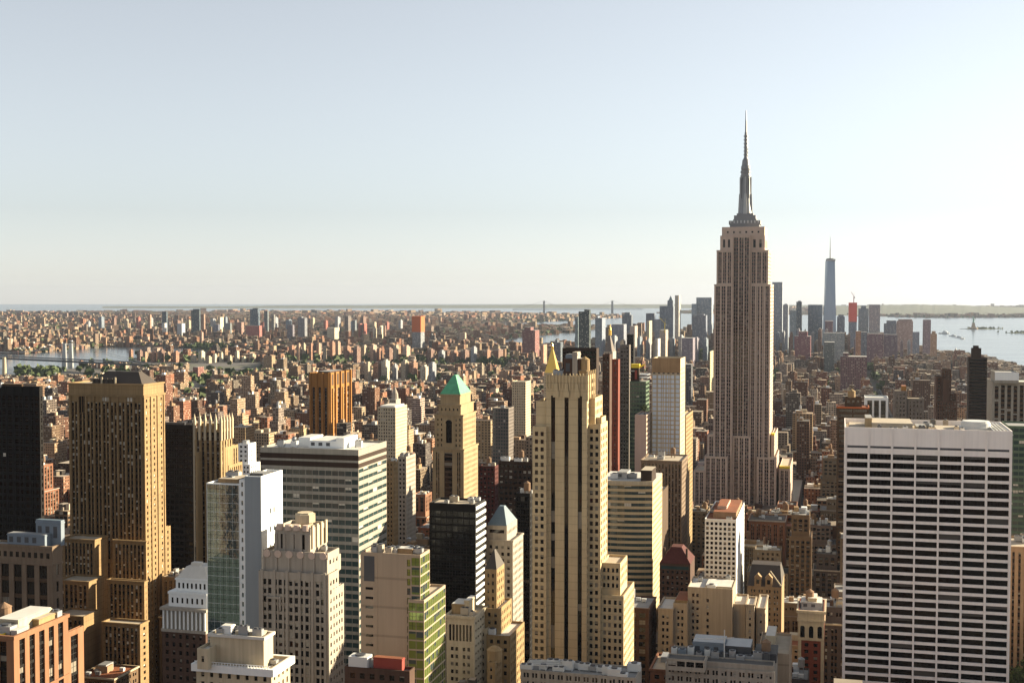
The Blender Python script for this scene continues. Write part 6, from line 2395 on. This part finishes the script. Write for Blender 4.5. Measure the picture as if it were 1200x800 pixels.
for p0, p1, yb in ((-60, 112, 437), (112, 160, 424), (1096, 1135, 409), (1157, 1174, 423), (1174, 1260, 433), (1068, 1096, 402), (1135, 1157, 413)):      # open water seen over the roofs
    hpx = np.vstack([hpx, (p0, p1)])
    hY, hb = np.append(hY, 5200 if p0 < 500 else 9000), np.append(hb, yb)
lots = []
for a in range(-14, 12):
    s_lo, s_hi = AVE0 + a * AVE_STEP + AVE_W / 2 + 4, AVE0 + (a + 1) * AVE_STEP - AVE_W / 2 - 4
    for k in range(3, 78):
        t_lo, t_hi = k * BLOCK + ST_W / 2 + 3, (k + 1) * BLOCK - ST_W / 2 - 3
        xm, ym = from_grid((s_lo + s_hi) / 2, t_lo)
        if ym < 230 or abs(xm) > ym * .46 + 420 + (250 if xm > 0 and ym < 1600 else 0):
            continue
        for half in (0, 1):
            s = s_lo
            while s < s_hi - 7:
                w = g.uniform(11, 30) if ym < 2200 else g.uniform(9, 34)
                w = min(w, s_hi - s)
                d = (t_hi - t_lo) / 2 - g.uniform(.6, 5)
                t0 = t_lo if half == 0 else t_hi - d
                X, Y = from_grid(s + w / 2, t0 + d / 2)
                s += w + (0.3 if g.random() < .8 else g.uniform(1, 6))
                if w < 7 or abs(X) > Y * .43 + 60 + (350 if X > 0 and Y < 1500 else 0) or Y < 240:
                    continue
                if not on_land(X, Y):
                    continue
                h = zone_height(X, Y)
                lots.append([s - w / 2 - .3, t0 + d / 2, w / 2, d / 2, h, X, Y])
kept = []
for sc, tc, hw, hd, h, X, Y in lots:
    m = 2.0
    if np.any((sc + hw + m > hx[:, 0]) & (sc - hw - m < hx[:, 1]) & (tc + hd + m > hx[:, 2]) & (tc - hd - m < hx[:, 3])):
        continue
    x0, x1 = 600 + F * (X - hw - 4) / Y, 600 + F * (X + hw + 4) / Y
    sel = (hY > Y + 5) & (hpx[:, 0] < x1 + 2) & (hpx[:, 1] > x0 - 2)
    if sel.any():
        lim = hb[sel].max() + g.uniform(1, 14)
        zmax = height_at(min(lim, 1500), Y - hd)
        if h > zmax:
            h = zmax - g.uniform(0, 4)
            if h < 9 and X > 0 and Y > 3500:
                h = g.uniform(9, 14)
    if Y > 500 and (x0 + x1) / 2 < 1210:
        pass
    if h < 9:
        continue
    kept.append([sc, tc, hw, hd, h, X, Y])

# how much of each lot's building the photo can see: nearest first, columns of the picture already covered
cover = np.full(1300, 800.0)
order = sorted([(h['Y'], 0, i) for i, h in enumerate(HEROES)] + [(L[6], 1, i) for i, L in enumerate(kept)])
seen = np.zeros(len(kept))
for Y, typ, i in order:
    if typ == 0:
        h = HEROES[i]
        a, c = int(max(0, h['px'][0])), int(min(1200, h['px'][1]))
        top = to_px(0, h['Y'], h['z'])[1]
    else:
        L = kept[i]
        cs = [from_grid(L[0] + p * L[2], L[1] + q * L[3]) for p, q in ((-1, -1), (1, -1), (1, 1), (-1, 1))]
        xs = [600 + F * x / y for x, y in cs]
        a, c = int(max(0, min(xs))), int(min(1200, max(xs)))
        top = to_px(0, Y - L[3], L[4])[1]
    if c <= a:
        continue
    if typ == 1:
        seen[i] = np.maximum(0, cover[a:c] - max(0, top)).sum()
    cover[a:c] = np.minimum(cover[a:c], top)
rank = np.argsort(-seen)
N_IND = 285
single = [i for i in rank[:N_IND] if seen[i] > 8]
chosen = set(single)


def pick():
    k = g.choices(range(len(WALLS)), WGT)[0]
    c, nm = WALLS[k]
    f = g.uniform(.32, .92)
    return tuple(min(.7, x * f * w * g.uniform(.95, 1.05)) for x, w in zip(c, (.84, .69, .58))), nm


def roof_tone():
    c = g.choice(ROOFS)
    f = g.uniform(.3, .92)
    return tuple(min(.8, x * f * w) for x, w in zip(c, (.84, .75, .66)))


def body_rows(hw, hd, h, wall, roof, far=False):
    rows, feats = [], []
    bay, wn = g.uniform(2.6, 4.5), g.choice([.2, .24, .28, .32, .4])
    fl = g.uniform(3.2, 3.9)
    z = h
    if h > 42 and g.random() < .5 and not far:
        z1 = h * g.uniform(.62, .85)
        rows.append(row(0, 0, hw, hd, 0, z1, 0, wall, roof, wn, bay, fl))
        f = g.uniform(.6, .85)
        rows.append(row(g.uniform(-.1, .1) * hw, hd * .12, hw * f, hd * f, z1, h, 0, wall, roof, wn, bay, fl))
        feats.append('setback top')
        hw, hd = hw * f, hd * f
    else:
        rows.append(row(0, 0, hw, hd, 0, h, 0, wall, roof, wn, bay, fl))
    return rows, feats, hw, hd


landmarks = [(h['mark'], (h['px'][0] + h['px'][1]) / 2, h['ytop'], h['Y']) for h in HEROES if h['mark']]
used_labels = set(o['label'] for o in COL.objects if 'label' in o and 'category' in o)
NUMBER = ['second', 'third', 'fourth', 'fifth', 'sixth', 'seventh', 'eighth', 'ninth', 'tenth']


ORDER = ['second', 'third', 'fourth', 'fifth', 'sixth', 'seventh', 'eighth', 'ninth', 'tenth', 'eleventh', 'twelfth']
pending = []


def relation(px, py, Y, skip):
    best = []
    for nm, lx, ly, lY in landmarks:
        dx, dy = px - lx, py - max(ly, 420)
        best.append((abs(dx) + .35 * abs(dy) + abs(Y - lY) * .01, nm, dx, Y - lY))
    best.sort()
    nm, dx, dY = best[skip][1:]
    if abs(dx) < 14:
        return ('behind' if dY > 0 else 'in front of'), nm
    side = 'right' if dx > 0 else 'left'
    return (side + ' beyond' if dY > 150 else side + ' of'), nm


def describe(o, colour, kind, feats, px, py, Y, h, w):
    """candidate descriptions, best first; settled together once every building is known"""
    size = 'low' if h < 22 else 'mid-height' if h < 45 else 'tall'
    wide = ' narrow' if w < 14 else ' wide' if w > 26 else ''
    c = []
    for skip in (0, 1, 2, 3):
        r, nm = relation(px, py, Y, skip)
        for ft in feats or ['bare roof']:
            for sz in (size, size + wide):
                t = '%s %s %s, %s, %s %s' % (sz, colour, kind, ft, r, nm)
                if t not in c:
                    c.append(t)
    pending.append((o, px, c))


def settle_labels():
    from collections import Counter
    cnt = Counter(t for _, _, c in pending for t in c)
    left = {}
    for o, px, c in pending:
        ok = [t for t in c if cnt[t] == 1 and t not in used_labels and len(t.split()) <= 16]
        if ok:
            o['label'] = ok[0]
            used_labels.add(ok[0])
        else:
            ok = [t for t in c if len(t.split()) <= 13] or c
            left.setdefault(min(ok, key=lambda t: cnt[t]), []).append((px, o))
    for t, mem in left.items():
        mem.sort(key=lambda m: m[0])
        for i, (px, o) in enumerate(mem):
            o['label'] = t if len(mem) == 1 else t + (', leftmost' if i == 0 else ', rightmost' if i == len(mem) - 1 else ', ' + ORDER[min(i - 1, 10)] + ' from left')


NEARMAT = {}


def near_wall(colour, col):
    if colour not in NEARMAT:
        NEARMAT[colour] = 'brick_' + colour.replace(' ', '_')
        stone(NEARMAT[colour], col, var=.15, streak=.2)
    return NEARMAT[colour]


def roof_parts(parent, hw, hd, z, near):
    feats = []
    n = g.randint(1, 3)
    for i in range(n):
        m = MB()
        w, d, hh = g.uniform(.15, .34) * hw, g.uniform(.15, .34) * hd, g.uniform(2.4, 5)
        x, y = g.uniform(-.55, .55) * hw, g.uniform(-.5, .6) * hd
        m.box(x - w, x + w, y - d, y + d, z + .02, z + hh)
        m.build('roof_house', g.choice(['cream_stone', 'tan_brick', 'dark_brick', 'metal_grey', 'white_conc', 'terracotta_pale']), parent)
    feats.append(('one hut', 'two huts', 'three huts')[n - 1])
    nt_ = g.choice([0, 0, 1, 1, 2])
    for i in range(nt_):
        m = MB()
        x, y, r, l, hh = g.uniform(-.6, .6) * hw, g.uniform(-.6, .6) * hd, g.uniform(1.5, 2.3), g.uniform(2.5, 6), g.uniform(3, 4.5)
        for q in range(4):
            px_, py_ = x + r * .6 * (1 if q % 2 else -1), y + r * .6 * (1 if q > 1 else -1)
            m.box(px_ - .14, px_ + .14, py_ - .14, py_ + .14, z + .02, z + l)
        m.cyl(x, y, z + l, z + l + hh, r, r, 12)
        m.cyl(x, y, z + l + hh, z + l + hh + r * .7, r * 1.06, 0, 12)
        m.build('water_tank', g.choice(['tank_wood', 'dark_brick', 'tank_wood', 'metal_grey']), parent)
    if nt_:
        feats.insert(0, ('water tank', 'two tanks')[nt_ - 1])
    if near:
        for i in range(g.randint(3, 7)):
            m = MB()
            x, y = g.uniform(-.75, .75) * hw, g.uniform(-.75, .75) * hd
            m.box(x - 1.2, x + 1.2, y - .9, y + .9, z + .4, z + 1.9)
            m.box(x - 1.0, x - .8, y - .8, y + .8, z + .02, z + .39)
            m.box(x + .8, x + 1.0, y - .8, y + .8, z + .02, z + .39)
            m.build('cooling_unit', g.choice(['metal_grey', 'metal_white']), parent)
    return feats


n_real = 0
for i in single:
    sc, tc, hw, hd, h, X, Y = kept[i]
    wall, cname = pick()
    px, py = to_px(X, Y, h)
    kind = ('walk-up' if h < 22 else 'loft' if h < 60 else 'block')
    if Y < 1250 and n_real < 70 and h > 20:
        n_real += 1
        b = Bld('office_block' if h > 55 else 'loft_building', '', 'office building', Y, near_wall(cname, wall), sp='spandrel_brown', win=g.choice(['dark', 'speck', 'brown']), nwin=60,
                roof=g.choice(['roof_tar', 'roof_grey', 'roof_tan', 'roof_white', 'rust_roof']), seed=i)
        b.org = (sc, tc)
        s_ = st(bay=g.uniform(3, 5), fl=g.uniform(3.4, 3.9), wf=g.uniform(.45, .68), hf=g.uniform(.45, .6), pair=g.choice([1, 1, 2]), edge=g.uniform(.6, 1.2), mt=g.uniform(1.6, 3.4), rec=.35, spr=g.choice([0, 0, .15]), mul=.25)
        par = g.uniform(.5, 1.2)
        z1 = h
        tiers = [(-hw, hw, -hd, hd, h, par, 0)]
        feats = []
        if h > 40 and g.random() < .6:
            z1 = h * g.uniform(.7, .9)
            f = g.uniform(.6, .85)
            tiers = [(-hw, hw, -hd, hd, z1, par, 0), (-hw * f, hw * f, -hd * f, hd * f, h, par, z1 - par)]
            feats.append('setback top')
        for T in tiers:
            b.T.append(T)
            b.faces(T[0], T[1], T[2], T[3], T[6], T[4], s_, s_ if px < 985 else None, s_ if px > 985 else None)
            b.lid(*T[:6])
        if g.random() < .7:
            b.cornice(0, g.uniform(.3, .7), g.uniform(.6, 1.2), mat=g.choice([b.wallm, 'cream_stone', 'grey_stone']))
            feats.append('deep cornice')
        b.px = [px - 5, px + 5, py]
        root = b.finish()
        HEROES.pop() if len(tiers) == 1 else (HEROES.pop(), HEROES.pop())
        T = tiers[-1]
        ft = roof_parts(root, T[1], T[3], T[4] - par, True)
        describe(root, cname, kind, ft[:1] + feats + ft[1:], px, py, Y, h, hw * 2)
        continue
    roof = roof_tone()
    rows, feats, w2, d2 = body_rows(hw, hd, h, wall, roof)
    name = {'walk-up': 'apartment_house', 'loft': 'loft_building', 'block': 'office_block'}[kind]
    o = bpy.data.objects.new(name, boxes_mesh(name, rows))
    COL.objects.link(o)
    o.location = (X, Y, 0)
    o.rotation_euler = (0, 0, -GA)
    ft = roof_parts(o, w2, d2, h, False) if seen[i] > 25 else []
    tag(o, None, 'apartment building' if h < 22 else 'office building')
    describe(o, cname, kind, ft[:1] + feats + ft[1:], px, py, Y, h, hw * 2)

settle_labels()
npr = np.random.default_rng(5)
rows = []
for i, (sc, tc, hw, hd, h, X, Y) in enumerate(kept):
    if i in chosen:
        continue
    wall, _ = pick()
    roof = roof_tone()
    br, _, w2, d2 = body_rows(hw, hd, h, wall, roof, far=Y > 3000)
    n = 0 if Y > 4500 else g.randint(0, 3)
    for q in range(n):
        w, d = g.uniform(.12, .35) * w2, g.uniform(.12, .35) * d2
        br.append(row(g.uniform(-.6, .6) * w2, g.uniform(-.6, .6) * d2, w, d, h, h + g.uniform(2, 5), 0, roof_tone(), roof_tone(), 0))
    c, s = math.cos(-GA), math.sin(-GA)
    for r in br:
        r = list(r)
        r[0], r[1], r[6] = X + r[0] * c - r[1] * s, Y + r[0] * s + r[1] * c, -GA
        rows.append(r)
for k in range(900):        # the city behind the viewpoint, seen only in window glass
    sb, tb = npr.uniform(-1300, 1100), -180 - 1500 * npr.random() ** 1.3
    X, Y = from_grid(sb, tb)
    if math.hypot(X, Y) > 170:
        wall, _ = pick()
        rows.append(row(X, Y, npr.uniform(9, 22), npr.uniform(9, 16), 0, npr.uniform(40, 190), -GA, wall, roof_tone(), .3))
o = bpy.data.objects.new('city_blocks', boxes_mesh('city_blocks', rows))
COL.objects.link(o)
o['kind'] = 'stuff'

# beyond the grid: rooftops out to the horizon
rows, greens = [], []
#
far_angles = [R(x) for x in (-14, 8, 27, -33, 45)]
GRID_END = 6300


def far_field(n, y0, y1, size, hmean, green):
    Ys = np.sqrt(npr.uniform(y0 ** 2, y1 ** 2, n))
    Xs = npr.uniform(-.45, .45, n) * Ys
    for X, Y in zip(Xs, Ys):
        s, t = to_grid(X, Y)
        if not on_land(X, Y):
            continue
        manh = t < GRID_END and inside(MANH, X, Y)
        if manh:
            continue
        cell = math.sin(X * .0021 + 1.3) + math.sin(Y * .0017 + X * .0008)
        if npr.random() < green * (1.8 if cell > .7 else .7):
            greens.append((X, Y, 0))
            continue
        w = npr.uniform(*size)
        d = npr.uniform(*size)
        h = min(70, max(6, npr.lognormal(math.log(hmean), .5)))
        wall, _ = pick()
        ang = far_angles[int((X * .0004 + Y * .00025 + 50)) % 5] if Y > 4000 else -GA
        rows.append(row(X, Y, w / 2, d / 2, 0, h, ang, wall, roof_tone(), .25, 3.6, 3.5))


MANH = EAST_RIVER[:13] + [from_grid(900, 0), from_grid(-2200, 0)]
far_field(60000, 2500, 8000, (10, 30), 14, .22)
far_field(52000, 8000, 15000, (18, 52), 13, .25)
far_field(20000, 15000, 29500, (30, 110), 13, .2)
for k in range(260):       # taller estates and offices sprinkled over the far borough
    Y = npr.uniform(5500, 13000)
    X = npr.uniform(-.43, .12) * Y
    if on_land(X, Y) and not inside(MANH, X, Y):
        wall, _ = pick()
        rows.append(row(X, Y, npr.uniform(8, 20), npr.uniform(8, 14), 0, npr.uniform(28, 70), far_angles[k % 5], wall, roof_tone(), .28, 3.6, 3.4))
o = bpy.data.objects.new('distant_houses', boxes_mesh('distant_houses', rows))
COL.objects.link(o)
o['kind'] = 'stuff'
for px0, px1, py0, py1, n in ((236, 330, 443, 453, 170), (20, 70, 437, 447, 60), (560, 630, 425, 433, 60), (1020, 1040, 440, 452, 14), (225, 260, 405, 412, 60), (300, 400, 447, 455, 60)):
    for _ in range(n):
        greens.append((*at(npr.uniform(px0, px1), npr.uniform(py0, py1)), 6))
for _ in range(600):       # street trees in the lower city
    Y = npr.uniform(2600, 5600)
    X = npr.uniform(-.4, .3) * Y
    if on_land(X, Y):
        greens.append((X, Y, 8))
for cx, cy_ in (LIBERTY_C, ELLIS_C):
    isle = [(cx + 50 + npr.normal() * 55, cy_ + 60 + npr.normal() * 30, 3) for _ in range(45)]
    clumps('island_trees', isle, 9, (5, 9))
clumps('tree_cover', greens, 3, (8, 16))

# ------------------------------------------------------------------ summer air
HZ = MB()
HZ.box(-32500, 32500, -32500, 32500, -1.0, 470.0)
hz_m = bpy.data.materials.new('air')
hz_m.use_nodes = True
hz_m.node_tree.nodes.clear()
pv = hz_m.node_tree.nodes.new('ShaderNodeVolumePrincipled')
pv.inputs['Color'].default_value = (0.46, 0.53, 0.66, 1)
pv.inputs['Density'].default_value = HAZE
pv.inputs['Anisotropy'].default_value = 0.3
ho = hz_m.node_tree.nodes.new('ShaderNodeOutputMaterial')
hz_m.node_tree.links.new(pv.outputs[0], ho.inputs['Volume'])
MAT['air'] = hz_m
if HAZE:
    o = HZ.build('haze', 'air')
    o['kind'] = 'stuff'
